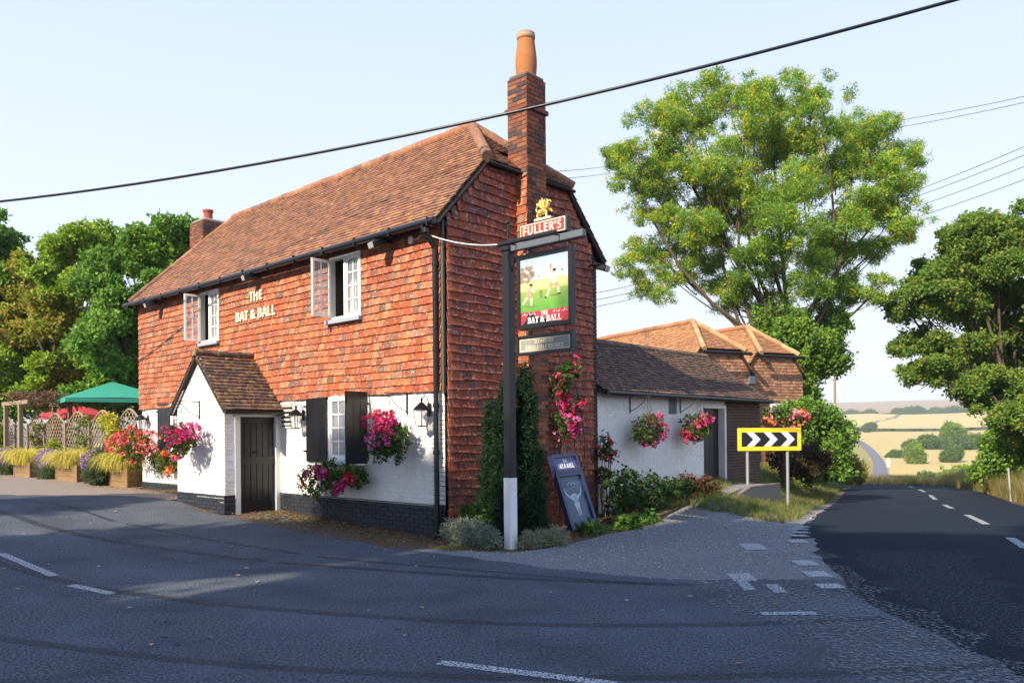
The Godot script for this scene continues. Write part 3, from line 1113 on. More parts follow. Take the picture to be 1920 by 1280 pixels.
const ORANGE := [Color(0.46, 0.12, 0.04), Color(0.42, 0.1, 0.034), Color(0.36, 0.08, 0.03), Color(0.5, 0.17, 0.06), Color(0.35, 0.09, 0.04), Color(0.4, 0.15, 0.07), Color(0.34, 0.11, 0.055), Color(0.43, 0.09, 0.028), Color(0.46, 0.14, 0.045), Color(0.32, 0.15, 0.09), Color(0.39, 0.1, 0.038), Color(0.44, 0.115, 0.038), Color(0.37, 0.085, 0.03), Color(0.19, 0.1, 0.07), Color(0.42, 0.18, 0.09), Color(0.26, 0.1, 0.06)]
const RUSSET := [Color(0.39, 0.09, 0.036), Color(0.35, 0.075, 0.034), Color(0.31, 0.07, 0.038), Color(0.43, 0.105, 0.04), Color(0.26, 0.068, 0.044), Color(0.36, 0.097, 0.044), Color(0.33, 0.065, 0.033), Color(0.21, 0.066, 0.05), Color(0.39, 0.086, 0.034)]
const ROOF := [Color(0.33, 0.15, 0.09), Color(0.28, 0.125, 0.08), Color(0.37, 0.175, 0.105), Color(0.23, 0.11, 0.08), Color(0.32, 0.135, 0.075), Color(0.19, 0.1, 0.08), Color(0.35, 0.155, 0.1)]
const DARK_ROOF := [Color(0.12, 0.065, 0.055), Color(0.1, 0.06, 0.055), Color(0.15, 0.075, 0.055), Color(0.085, 0.055, 0.055), Color(0.17, 0.095, 0.065)]
const WHITE := [Color(0.84, 0.83, 0.8), Color(0.85, 0.845, 0.82), Color(0.83, 0.82, 0.79)]
const PITCH_BLACK := [Color(0.016, 0.023, 0.037), Color(0.02, 0.028, 0.044), Color(0.013, 0.019, 0.03)]
const RED_BRICK := [Color(0.33, 0.11, 0.055), Color(0.27, 0.085, 0.05), Color(0.38, 0.15, 0.07), Color(0.17, 0.075, 0.06), Color(0.3, 0.1, 0.05), Color(0.1, 0.07, 0.07)]
const BROWN_BRICK := [Color(0.16, 0.085, 0.06), Color(0.12, 0.075, 0.06), Color(0.2, 0.1, 0.065), Color(0.14, 0.09, 0.075)]


func ridge_row(parent: Node3D, a: Vector3, b: Vector3, r: float, palette: Array, called := "ridge_tile") -> void:
	var count := maxi(2, int(a.distance_to(b) / 0.33))
	var d := (b - a) / count
	var kinds := []
	for k in 6:
		var mb := MB.new()
		var pts := PackedVector3Array([Vector3(0, 0, 0), Vector3(0, 0, -d.length() * 0.985)])
		mb.tube(pts, r * 1.04, r * 0.97, 10, vary(palette[k % palette.size()], 0.15))
		kinds.append(mb.mesh())
	for i in count:
		var z := -d.normalized()
		var x := Vector3.UP.cross(z).normalized()
		inst(called, kinds[rng.randi() % 6], M.roof_tile, Transform3D(Basis(x, z.cross(x), z), a + d * i + Vector3(0, rng.randf_range(-0.012, 0.006), 0)), parent)


func deck(parent: Node3D, frame: Transform3D, poly: PackedVector2Array) -> void:
	var mb := MB.new()
	mb.prism(poly, frame * Transform3D(Basis(), Vector3(0, 0, -0.045)), 0.05)
	obj("deck", mb, M.backing, parent)


func part(called: String, parent: Node3D) -> Node3D:
	var o := Node3D.new()
	put(o, called, parent)
	return o


func window_unit(house: Node3D, x0: float, y0: float, x1: float, y1: float, open_left: float, rows: int, lead_sill := true) -> void:
	var w := part("window", house)
	var fr := MB.new()
	var mid := (x0 + x1) * 0.5
	var d := 0.09
	fr.bx(Vector3(x0, y0, -0.04), Vector3(x0 + 0.055, y1, d - 0.03))
	fr.bx(Vector3(x1 - 0.055, y0, -0.04), Vector3(x1, y1, d - 0.03))
	fr.bx(Vector3(x0 + 0.055, y1 - 0.055, -0.04), Vector3(x1 - 0.055, y1, d - 0.028))
	fr.bx(Vector3(x0 + 0.055, y0, -0.04), Vector3(x1 - 0.055, y0 + 0.055, d - 0.028))
	fr.bx(Vector3(mid - 0.03, y0 + 0.055, -0.038), Vector3(mid + 0.03, y1 - 0.055, d - 0.032))
	obj("frame", fr, M.white_gloss, w)
	var s := MB.new()
	s.bx(Vector3(x0 - 0.05, y0 - 0.07, -0.02), Vector3(x1 + 0.05, y0 - 0.003, 0.14))
	obj("sill", s, M.lead if lead_sill else M.white_gloss, w)
	var lw := mid - 0.03 - x0 - 0.055
	var lh := y1 - y0 - 0.11
	casement(w, Transform3D(Basis(), Vector3(mid + 0.03, y0 + 0.055, 0.02)), lw, lh, 2, rows)
	var turn := Basis(Vector3.UP, -deg_to_rad(open_left))
	casement(w, Transform3D(turn, Vector3(x0 + 0.055, y0 + 0.055, 0.03 if open_left == 0.0 else 0.07)), lw, lh, 2, rows)
	for side in [0, 1]:
		var c := MB.new()
		var xs := x0 + 0.02 if side == 0 else x1 - 0.34
		for i in 8:
			var xa := xs + i * 0.04
			var za := -0.3 + 0.025 * (i % 2)
			var zb := -0.3 + 0.025 * ((i + 1) % 2)
			c.quad(Vector3(xa, y0 - 0.1, za), Vector3(xa + 0.04, y0 - 0.1, zb), Vector3(xa + 0.04, y1 + 0.05, zb), Vector3(xa, y1 + 0.05, za))
		obj("curtain", c, M.curtain, w)


func shutter(house: Node3D, t: Transform3D, w: float, h: float) -> void:  # origin at its hinged lower corner, boards along local x
	var s := part("shutter", house)
	var n := 3
	for i in n:
		var mb := MB.new()
		mb.cbox(t * Transform3D(Basis(), Vector3(w * (i + 0.5) / n, h * 0.5, 0.0)), Vector3(w / n - 0.006, h, 0.03), 0.004)
		obj("board", mb, M.black_paint, s)
	var b := MB.new()
	for y in [0.15, h - 0.15]:
		b.box(t * Transform3D(Basis(), Vector3(w * 0.5, y, -0.022)), Vector3(w * 0.94, 0.09, 0.02))
	obj("batten", b, M.black_paint, s)
	var hg := MB.new()
	for y in [0.2, h - 0.2]:
		hg.box(t * Transform3D(Basis(), Vector3(-0.03, y, 0.018)), Vector3(0.1, 0.035, 0.012))
	obj("hinge", hg, M.black, s)


func pub() -> void:
	var p := thing("pub_house", "two storey pub with orange hung tiles above white brick and a tall brick chimney", "pub")
	var up_holes := [Rect2(-3.05, 3.78, 0.95, 1.16), Rect2(-8.12, 3.78, 0.88, 1.16)]
	var low_holes := [Rect2(-3.1, 1.22, 1.12, 1.18), Rect2(-9.65, 1.27, 0.95, 1.2)]
	var flat := Transform3D()
	# front
	var f := part("front_wall", p)
	var mb := MB.new()
	wall_slab(mb, flat, -11.4, 0.0, 0.5, 2.42, 0.3, low_holes)
	obj("masonry", mb, M.white_gloss, f)
	brick_field(f, flat, rect(-11.4, 0.55, 0.0, 2.42), low_holes, WHITE, M.whitewash, 0, 0.006, "bricks", Vector2(0.225, 0.075), 0.03)
	mb = MB.new()
	mb.bx(Vector3(-11.4, -0.6, -0.3), Vector3(0.0, 0.5, 0.02))
	obj("plinth_core", mb, M.backing, f)
	brick_field(f, Transform3D(Basis(), Vector3(0, 0, 0.02)), rect(-11.42, -0.15, 0.0, 0.55), [], PITCH_BLACK, M.plinth, 0, 0.012, "plinth_bricks")
	mb = MB.new()
	wall_slab(mb, flat, -11.4, 0.0, 2.42, 5.1, 0.28, up_holes)
	obj("backing", mb, M.backing, f)
	tile_field(f, Transform3D(Basis(), Vector3(0, 0, 0.018)), rect(-11.47, 2.38, -0.03, 5.06), up_holes.map(func(h): return h.grow(0.01)), 0.128, 0.165, 0.042, ORANGE, M.wall_tile, 130)
	# gable end
	var g := part("gable_wall", p)
	var gf := frame_of(Vector3.ZERO, Vector3(0, 0, -1), Vector3.UP)
	var shape := PackedVector2Array([Vector2(0, -0.6), Vector2(4.05, -0.6), Vector2(4.05, 5.05), Vector2(3.1, 6.2), Vector2(0.93, 6.2), Vector2(0, 5.05)])
	mb = MB.new()
	mb.prism(shape, gf * Transform3D(Basis(), Vector3(0, 0, -0.15)), 0.3)
	obj("backing", mb, M.backing, g)
	var tiled := PackedVector2Array([Vector2(0.03, -0.05), Vector2(3.86, -0.05), Vector2(3.86, 5.2), Vector2(3.02, 6.22), Vector2(1.0, 6.22), Vector2(0.03, 5.08)])
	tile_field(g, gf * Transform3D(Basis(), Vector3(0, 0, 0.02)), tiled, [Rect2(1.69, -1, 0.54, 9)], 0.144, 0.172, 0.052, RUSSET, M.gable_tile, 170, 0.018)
	brick_field(g, gf, rect(3.88, -0.1, 4.05, 5.0), [], BROWN_BRICK, M.brick, 0, 0.02, "corner_bricks")
	mb = MB.new()
	mb.bx(Vector3(-0.35, -0.6, -4.05), Vector3(-11.4, 5.1, -3.77))
	mb.bx(Vector3(-11.4, -0.6, -3.77), Vector3(-11.1, 5.1, -0.3))
	obj("rear_walls", mb, M.backing, p)
	mb = MB.new()
	mb.bx(Vector3(-11.1, 2.45, -3.77), Vector3(-0.3, 2.6, -0.3))
	mb.bx(Vector3(-11.1, 0.1, -3.77), Vector3(-0.3, 0.2, -0.3))
	obj("floors", mb, M.wood, p)
	mb = MB.new()
	mb.cbox(Transform3D(Basis(), Vector3(0.012, 3.7, 0.03)), Vector3(0.05, 2.75, 0.05), 0.006)
	obj("corner_board", mb, textured(lin(0.09, 0.11, 0.09), M.wall_tile.albedo_texture, 3.0), p)
	# roof
	var r := part("roof", p)
	var fs := frame_of(Vector3(-11.65, 5.05, 0.24), Vector3.RIGHT, Vector3(0, 2.45, -2.27))
	var vl := Vector2(2.45, 2.27).length()
	var pf := PackedVector2Array([Vector2(0, 0), Vector2(11.73, 0), Vector2(11.73, vl * 0.5), Vector2(10.25, vl), Vector2(1.25, vl)])
	deck(r, fs, pf)
	tile_field(r, fs, pf, [], 0.1, 0.165, 0.03, ROOF, M.roof_tile, 300, 0.012)
	var hs := frame_of(Vector3(0.14, 6.24, -0.88), Vector3(0, 0, -1), Vector3(-1.54, 1.26, 0))
	var ph := PackedVector2Array([Vector2(0, 0), Vector2(2.3, 0), Vector2(1.15, 1.98)])
	deck(r, hs, ph)
	tile_field(r, hs, ph, [Rect2(0.82, -1, 0.54, 1.75)], 0.1, 0.165, 0.03, ROOF, M.roof_tile, 0)
	var ls := frame_of(Vector3(-11.65, 5.05, -4.3), Vector3(0, 0, 1), Vector3(1.25, 2.45, 0))
	var pl := PackedVector2Array([Vector2(0, 0), Vector2(4.54, 0), Vector2(2.27, 2.75)])
	deck(r, ls, pl)
	tile_field(r, ls, pl, [], 0.1, 0.165, 0.03, ROOF, M.roof_tile, 0)
	var bs := frame_of(Vector3(0.08, 5.05, -4.3), Vector3.LEFT, Vector3(0, 2.45, 2.27))
	var pb := PackedVector2Array([Vector2(0, 0), Vector2(11.73, 0), Vector2(10.48, vl), Vector2(1.48, vl), Vector2(0, vl * 0.5)])
	deck(r, bs, pb)
	tile_field(r, bs, pb, [], 0.1, 0.165, 0.03, ROOF, M.roof_tile, 0)
	ridge_row(r, Vector3(-10.4, 7.5, -2.03), Vector3(-1.36, 7.51, -2.03), 0.1, ROOF)
	ridge_row(r, Vector3(-1.36, 7.5, -2.03), Vector3(0.14, 6.3, -0.88), 0.1, ROOF, "hip_tile")
	ridge_row(r, Vector3(-1.36, 7.5, -2.03), Vector3(0.14, 6.3, -3.18), 0.1, ROOF, "hip_tile")
	ridge_row(r, Vector3(-10.4, 7.5, -2.03), Vector3(-11.62, 5.13, 0.22), 0.07, ROOF, "hip_tile")
	mb = MB.new()
	mb.tube(PackedVector3Array([Vector3(0.06, 4.98, 0.2), Vector3(0.06, 6.2, -0.93)]), 0.035, 0.035, 6)
	mb.tube(PackedVector3Array([Vector3(0.06, 4.98, -4.26), Vector3(0.06, 6.2, -3.13)]), 0.035, 0.035, 6)
	mb.tube(PackedVector3Array([Vector3(0.16, 6.2, -0.86), Vector3(0.16, 6.2, -3.2)]), 0.03, 0.03, 6)
	obj("verge", mb, M.backing, r)
	# gutter and downpipe
	mb = MB.new()
	mb.tube(PackedVector3Array([Vector3(-11.72, 5.03, 0.3), Vector3(-6.0, 5.0, 0.3), Vector3(0.12, 5.01, 0.3)]), 0.058, 0.058, 10)
	obj("gutter", mb, M.black, p)
	var br := MB.new()
	br.box(Transform3D(), Vector3(0.03, 0.135, 0.135))
	var brm := br.mesh()
	for i in 13:
		inst("gutter_bracket", brm, M.black, Transform3D(Basis(), Vector3(-11.4 + i * 0.95, 5.0, 0.29)), p)
	mb = MB.new()
	mb.tube(PackedVector3Array([Vector3(-0.15, 4.98, 0.3), Vector3(-0.15, 4.84, 0.29), Vector3(-0.1, 4.7, 0.14), Vector3(-0.09, 4.6, 0.11), Vector3(-0.09, 0.12, 0.1), Vector3(-0.1, 0.04, 0.16)]), 0.042, 0.042, 9)
	for y in [4.85, 4.35, 3.0, 2.1, 1.35, 0.25]:
		mb.tube(PackedVector3Array([Vector3(-0.09, y, 0.105 if y < 4.8 else 0.29), Vector3(-0.09, y + 0.07, 0.105 if y < 4.8 else 0.29)]), 0.055, 0.055, 9)
	obj("downpipe", mb, M.black, p)
	# gable chimney: tile hung cheek, brick breast, stack, pot
	var ch := part("chimney", p)
	mb = MB.new()
	mb.bx(Vector3(-0.15, -0.5, -2.21), Vector3(0.28, 7.9, -1.71))
	obj("core", mb, M.mortar, ch)
	brick_field(ch, frame_of(Vector3(0.28, 0, -1.7), Vector3(0, 0, -1), Vector3.UP), rect(0, 0, 0.52, 7.9), [], RED_BRICK, M.brick, 150, 0.012)
	brick_field(ch, frame_of(Vector3(-0.16, 6.2, -1.71), Vector3.RIGHT, Vector3.UP), rect(0, 0, 0.45, 1.7), [], RED_BRICK, M.brick, 60, 0.012)
	brick_field(ch, frame_of(Vector3(0.29, 6.2, -2.21), Vector3.LEFT, Vector3.UP), rect(0, 0, 0.45, 1.7), [], RED_BRICK, M.brick, 0, 0.012)
	brick_field(ch, frame_of(Vector3(-0.15, 6.2, -2.22), Vector3(0, 0, 1), Vector3.UP), rect(0, 0, 0.52, 1.7), [], RED_BRICK, M.brick, 0, 0.012)
	tile_field(ch, Transform3D(Basis(), Vector3(0.0, 0, -1.7)), rect(0.0, 0.0, 0.3, 6.15), [], 0.144, 0.15, 0.03, ORANGE, M.wall_tile, 0)
	mb = MB.new()
	mb.cbox(Transform3D(Basis(), Vector3(0.065, 7.34, -1.96)), Vector3(0.53, 0.075, 0.59), 0.006, RED_BRICK[1])
	mb.cbox(Transform3D(Basis(), Vector3(0.065, 7.93, -1.96)), Vector3(0.42, 0.07, 0.48), 0.02, Color(0.25, 0.19, 0.13))
	obj("corbel", mb, M.brick, ch)
	mb = MB.new()
	mb.lathe([Vector2(0.17, 7.93), Vector2(0.19, 8.15), Vector2(0.19, 8.3), Vector2(0.155, 8.6), Vector2(0.145, 8.62), Vector2(0.16, 8.64), Vector2(0.16, 8.74), Vector2(0.125, 8.76), Vector2(0.12, 8.5)], 18, Transform3D(Basis(), Vector3(0.065, 0, -1.96)), Color(0.55, 0.22, 0.075))
	obj("pot", mb, M.brick, ch)
	mb = MB.new()
	mb.lathe([Vector2(0.157, 8.655), Vector2(0.163, 8.66), Vector2(0.163, 8.725), Vector2(0.157, 8.73)], 18, Transform3D(Basis(), Vector3(0.065, 0, -1.96)), Color(0.6, 0.45, 0.3))
	obj("pot_band", mb, M.brick, ch)
	# stack at the other end
	var c2 := part("chimney", p)
	mb = MB.new()
	mb.bx(Vector3(-12.35, -0.3, -2.6), Vector3(-11.6, 7.6, -1.75))
	obj("core", mb, M.mortar, c2)
	brick_field(c2, frame_of(Vector3(-12.36, 5.4, -1.75), Vector3.RIGHT, Vector3.UP), rect(0, 0, 0.77, 2.2), [], RED_BRICK, M.brick, 40, 0.012)
	brick_field(c2, frame_of(Vector3(-11.6, 5.4, -1.74), Vector3(0, 0, -1), Vector3.UP), rect(0, 0, 0.87, 2.2), [], RED_BRICK, M.brick, 40, 0.012)
	mb = MB.new()
	mb.cbox(Transform3D(Basis(), Vector3(-11.98, 7.65, -2.17)), Vector3(0.72, 0.12, 0.8), 0.05, Color(0.4, 0.36, 0.3))
	obj("cap", mb, M.brick, c2)
	mb = MB.new()
	mb.lathe([Vector2(0.13, 7.65), Vector2(0.12, 7.95), Vector2(0.145, 7.96), Vector2(0.145, 8.02), Vector2(0.11, 8.03), Vector2(0.1, 7.85)], 14, Transform3D(Basis(), Vector3(-12.0, 0, -2.1)), Color(0.5, 0.12, 0.05))
	obj("pot", mb, M.brick, c2)
	# windows, shutters
	window_unit(p, -3.05, 3.78, -2.1, 4.94, 92.0, 4)
	window_unit(p, -8.12, 3.78, -7.24, 4.94, 100.0, 4)
	window_unit(p, -3.1, 1.22, -1.98, 2.4, 0.0, 4, false)
	window_unit(p, -9.65, 1.27, -8.7, 2.47, 0.0, 4, false)
	shutter(p, Transform3D(Basis(), Vector3(-3.86, 1.18, 0.04)), 0.66, 1.25)
	shutter(p, Transform3D(Basis(Vector3.UP, deg_to_rad(-82.0)), Vector3(-1.94, 1.18, 0.06)), 0.52, 1.25)
	shutter(p, Transform3D(Basis(), Vector3(-10.4, 1.24, 0.04)), 0.68, 1.25)
	# vent
	var v := part("vent", p)
	mb = MB.new()
	mb.bx(Vector3(-4.77, 1.83, 0.01), Vector3(-4.28, 2.33, 0.045))
	obj("frame", mb, M.white_gloss, v)
	mb = MB.new()
	mb.bx(Vector3(-4.73, 1.86, 0.03), Vector3(-4.33, 2.3, 0.048))
	obj("painted_gap_shade", mb, M.black_paint, v)  # black backing, shade of the gaps between the slats put in as colour
	for i in 5:
		mb = MB.new()
		mb.box(Transform3D(Basis(Vector3.RIGHT, 0.6), Vector3(-4.53, 1.9 + i * 0.09, 0.055)), Vector3(0.38, 0.05, 0.012))
		obj("slat", mb, M.white_gloss, v)
	porch(p)
	# gilt lettering
	var l := thing("wall_lettering", "cream raised capitals naming the pub high on the orange tiles", "lettering", Vector3(-5.66, 4.3, 0.055))
	text("letters", "THE", l, Transform3D(Basis(), Vector3(0.04, 0.27, 0)), 0.5, 0.2, 0.035, M.cream)
	text("letters", "BAT & BALL", l, Transform3D(Basis(), Vector3(0, -0.1, 0)), 1.57, 0.2, 0.035, M.cream)


func porch(p: Node3D) -> void:
	var o := part("porch", p)
	var front := Transform3D(Basis(), Vector3(-6.79, 0, 1.2))
	var shape := PackedVector2Array([Vector2(0, -0.3), Vector2(1.94, -0.3), Vector2(1.94, 2.32), Vector2(0.97, 3.24), Vector2(0, 2.32)])
	var mb := MB.new()
	mb.prism(shape, front * Transform3D(Basis(), Vector3(0, 0, -0.1)), 0.2)
	mb.bx(Vector3(-6.79, -0.3, 0.0), Vector3(-6.6, 2.32, 1.0))
	mb.bx(Vector3(-5.04, 2.12, 0.0), Vector3(-4.85, 2.32, 1.0))
	mb.bx(Vector3(-5.04, -0.3, 0.98), Vector3(-4.85, 2.12, 1.001))
	obj("masonry", mb, M.white_gloss, o)
	mb = MB.new()
	mb.bx(Vector3(-6.81, -0.4, 0.985), Vector3(-4.838, 0.555, 1.206))
	obj("plinth_core", mb, M.backing, o)
	brick_field(o, front, PackedVector2Array([Vector2(0, 0.58), Vector2(1.94, 0.4), Vector2(1.94, 2.32), Vector2(0.97, 3.24), Vector2(0, 2.32)]), [], WHITE, M.whitewash, 0, 0.007, "bricks", Vector2(0.225, 0.075), 0.03)
	brick_field(o, front * Transform3D(Basis(), Vector3(0, 0, 0.007)), rect(-0.02, -0.1, 1.96, 0.56), [], PITCH_BLACK, M.plinth, 0, 0.014, "plinth_bricks")
	var side := frame_of(Vector3(-4.85, 0, 1.2), Vector3(0, 0, -1), Vector3.UP)
	brick_field(o, side, rect(0, 0.5, 0.2, 2.3), [], WHITE, M.whitewash, 0, 0.007, "bricks", Vector2(0.225, 0.075), 0.03)
	brick_field(o, side * Transform3D(Basis(), Vector3(0, 0, 0.013)), rect(-0.02, -0.1, 0.22, 0.5), [], PITCH_BLACK, M.plinth, 0, 0.014, "plinth_bricks")
	mb = MB.new()
	for z in [0.93, 0.06]:
		mb.bx(Vector3(-4.98, 0.16, z - 0.055), Vector3(-4.83, 2.14, z + 0.055))
	mb.bx(Vector3(-4.98, 2.05, 0.115), Vector3(-4.832, 2.15, 0.875))
	mb.bx(Vector3(-4.97, 2.15, 0.0), Vector3(-4.84, 2.26, 1.0))
	obj("door_frame", mb, M.white_gloss, o)
	mb = MB.new()
	mb.bx(Vector3(-5.1, -0.1, 0.0), Vector3(-4.78, 0.17, 0.99))
	obj("step", mb, M.concrete, o)
	mb = MB.new()
	mb.bx(Vector3(-6.6, 0.1, 0.0), Vector3(-5.1, 0.18, 1.0))
	obj("floor", mb, M.concrete, o)
	# roof of the porch
	var rs := frame_of(Vector3(-4.64, 2.16, 1.3), Vector3(0, 0, -1), Vector3(-1.18, 1.14, 0))
	var sl := Vector2(1.18, 1.14).length()
	deck(o, rs, rect(0, 0, 1.3, sl))
	tile_field(o, rs, rect(0, 0, 1.3, sl), [], 0.1, 0.165, 0.032, DARK_ROOF, M.roof_tile, 0, 0.01)
	var rl := frame_of(Vector3(-7.0, 2.16, 0.0), Vector3(0, 0, 1), Vector3(1.18, 1.14, 0))
	deck(o, rl, rect(0, 0, 1.3, sl))
	tile_field(o, rl, rect(0, 0, 1.3, sl), [], 0.1, 0.165, 0.032, DARK_ROOF, M.roof_tile, 0, 0.01)
	ridge_row(o, Vector3(-5.82, 3.32, 1.3), Vector3(-5.82, 3.32, 0.0), 0.08, DARK_ROOF)
	mb = MB.new()
	for s in [-1, 1]:
		var e := Vector3(-5.82 + s * 1.13, 2.17, 1.24)
		var a := Vector3(-5.82, 3.27, 1.24)
		var d := (a - e).normalized()
		mb.box(Transform3D(Basis(d, Vector3(0, 0, 1).cross(d), Vector3(0, 0, 1)), (a + e) * 0.5), Vector3(a.distance_to(e), 0.09, 0.03))
	obj("bargeboard", mb, M.white_gloss, o)
	mb = MB.new()
	mb.tube(PackedVector3Array([Vector3(-4.62, 2.13, 1.3), Vector3(-4.62, 2.12, 0.02)]), 0.035, 0.035, 8)
	obj("gutter", mb, M.black, o)
	# plank door in the side of the porch, in shade
	var d := part("door", p)
	for i in 6:
		mb = MB.new()
		mb.cbox(Transform3D(Basis(), Vector3(-4.93, 1.11, 0.175 + i * 0.128)), Vector3(0.04, 1.86, 0.122), 0.006)
		obj("plank", mb, M.black_paint, d)
	mb = MB.new()
	mb.bx(Vector3(-4.91, 1.12, 0.12), Vector3(-4.885, 1.27, 0.87))
	mb.bx(Vector3(-4.91, 0.2, 0.12), Vector3(-4.885, 0.38, 0.87))
	mb.bx(Vector3(-4.91, 1.94, 0.12), Vector3(-4.885, 2.05, 0.87))
	obj("rail", mb, M.black_paint, d)
	mb = MB.new()
	mb.tube(PackedVector3Array([Vector3(-4.9, 1.36, 0.42), Vector3(-4.85, 1.36, 0.42), Vector3(-4.85, 1.36, 0.58), Vector3(-4.9, 1.36, 0.58)]), 0.012, 0.012, 6)
	obj("handle", mb, M.black, d)


func annexe() -> void:
	var p := thing("annexe", "low whitewashed brick annexe with mossy dark tiled roof beside the gable", "outbuilding")
	var gf := frame_of(Vector3(-0.02, 0, -4.05), Vector3(0, 0, -1), Vector3.UP)
	var hole := Rect2(4.22, 0.3, 1.02, 2.02)
	var w := part("front_wall", p)
	var mb := MB.new()
	wall_slab(mb, gf, 0, 5.28, -0.6, 2.5, 0.25, [hole, Rect2(2.68, 2.08, 0.36, 0.36)])
	obj("masonry", mb, M.white_gloss, w)
	brick_field(w, gf, rect(0.02, -0.2, 5.28, 2.5), [hole, Rect2(2.68, 2.08, 0.36, 0.36)], WHITE, M.whitewash, 0, 0.006, "bricks", Vector2(0.225, 0.075), 0.03)
	mb = MB.new()
	wall_slab(mb, gf, 5.28, 7.15, -0.6, 2.5, 0.25, [])
	obj("mortar", mb, M.mortar, w)
	brick_field(w, gf, rect(5.29, -0.2, 7.16, 2.5), [], BROWN_BRICK, M.brick, 260, 0.012)
	brick_field(w, frame_of(Vector3(-0.01, 0, -11.2), Vector3(-1, 0, 0), Vector3.UP), rect(0, -0.3, 3.2, 2.5), [], BROWN_BRICK, M.brick, 0, 0.012)
	mb = MB.new()
	mb.bx(Vector3(-3.3, -0.6, -11.2), Vector3(-0.27, 2.5, -10.95))
	mb.bx(Vector3(-3.3, -0.6, -10.95), Vector3(-3.05, 2.5, -4.05))
	mb.prism(PackedVector2Array([Vector2(0, 2.5), Vector2(3.28, 2.5), Vector2(1.6, 3.68)]), frame_of(Vector3(-0.02, 0, -11.08), Vector3(-1, 0, 0), Vector3.UP), 0.2)
	mb.bx(Vector3(-3.05, 0.3, -10.95), Vector3(-0.27, 0.4, -4.05))
	obj("rear_walls", mb, M.mortar, p)
	var r := part("roof", p)
	var rs := frame_of(Vector3(0.2, 2.5, -4.02), Vector3(0, 0, -1), Vector3(-1.8, 1.25, 0))
	var sl := Vector2(1.8, 1.25).length()
	var poly := rect(0, 0, 7.3, sl)
	deck(r, rs, poly)
	tile_field(r, rs, poly, [], 0.1, 0.165, 0.032, DARK_ROOF, M.roof_tile, 200, 0.014)
	var rb := frame_of(Vector3(-3.4, 2.5, -11.32), Vector3(0, 0, 1), Vector3(1.8, 1.25, 0))
	deck(r, rb, poly)
	ridge_row(r, Vector3(-1.6, 3.77, -4.05), Vector3(-1.6, 3.74, -11.3), 0.09, [Color(0.16, 0.11, 0.08), Color(0.2, 0.13, 0.09)])
	mb = MB.new()
	mb.tube(PackedVector3Array([Vector3(0.24, 2.46, -4.08), Vector3(0.24, 2.45, -11.4)]), 0.055, 0.055, 10)
	obj("gutter", mb, M.black, p)
	# doorway
	var d := part("door", p)
	mb = MB.new()
	mb.bx(Vector3(-0.22, 0.35, -9.24), Vector3(-0.17, 2.3, -8.33))
	obj("leaf", mb, M.black_paint, d)
	for i in 4:
		mb = MB.new()
		mb.cbox(Transform3D(Basis(), Vector3(-0.16, 1.32, -8.45 - i * 0.225)), Vector3(0.02, 1.9, 0.215), 0.004)
		obj("plank", mb, M.black_paint, d)
	mb = MB.new()
	mb.bx(Vector3(-0.25, 0.3, -9.34), Vector3(0.012, 2.32, -9.25))
	mb.bx(Vector3(-0.25, 2.24, -9.25), Vector3(0.012, 2.32, -8.27))
	obj("door_frame", mb, M.white_gloss, p)
	mb = MB.new()
	mb.bx(Vector3(-0.12, 2.1, -7.07), Vector3(-0.06, 2.44, -6.75))
	obj("louvre", mb, M.slate_grey, p)
	# concrete ramp up to the doorway
	var t := thing("access_ramp", "concrete ramp with a low side wall up to the annexe doorway", "ramp", Vector3(0.6, 0, -8.0))
	var side := PackedVector2Array([Vector2(-3.0, -0.4), Vector2(1.5, -0.4), Vector2(1.5, 0.44), Vector2(-0.3, 0.44), Vector2(-2.9, 0.02)])
	mb = MB.new()
	mb.prism(side, frame_of(Vector3(0.05, 0, 0), Vector3(0, 0, -1), Vector3.UP) * Transform3D(Basis(), Vector3(-0.2, 0, 0)), 1.25)
	obj("slab", mb, M.concrete, t)
	mb = MB.new()
	mb.prism(PackedVector2Array([Vector2(-1.9, -0.5), Vector2(1.3, -0.5), Vector2(1.3, 0.47), Vector2(-0.2, 0.47), Vector2(-1.8, 0.06)]), frame_of(Vector3(0.72, 0, 0), Vector3(0, 0, -1), Vector3.UP), 0.14)
	obj("side_wall", mb, textured(lin(0.2, 0.18, 0.155), M.concrete.albedo_texture, 1.5, 0.95), t)


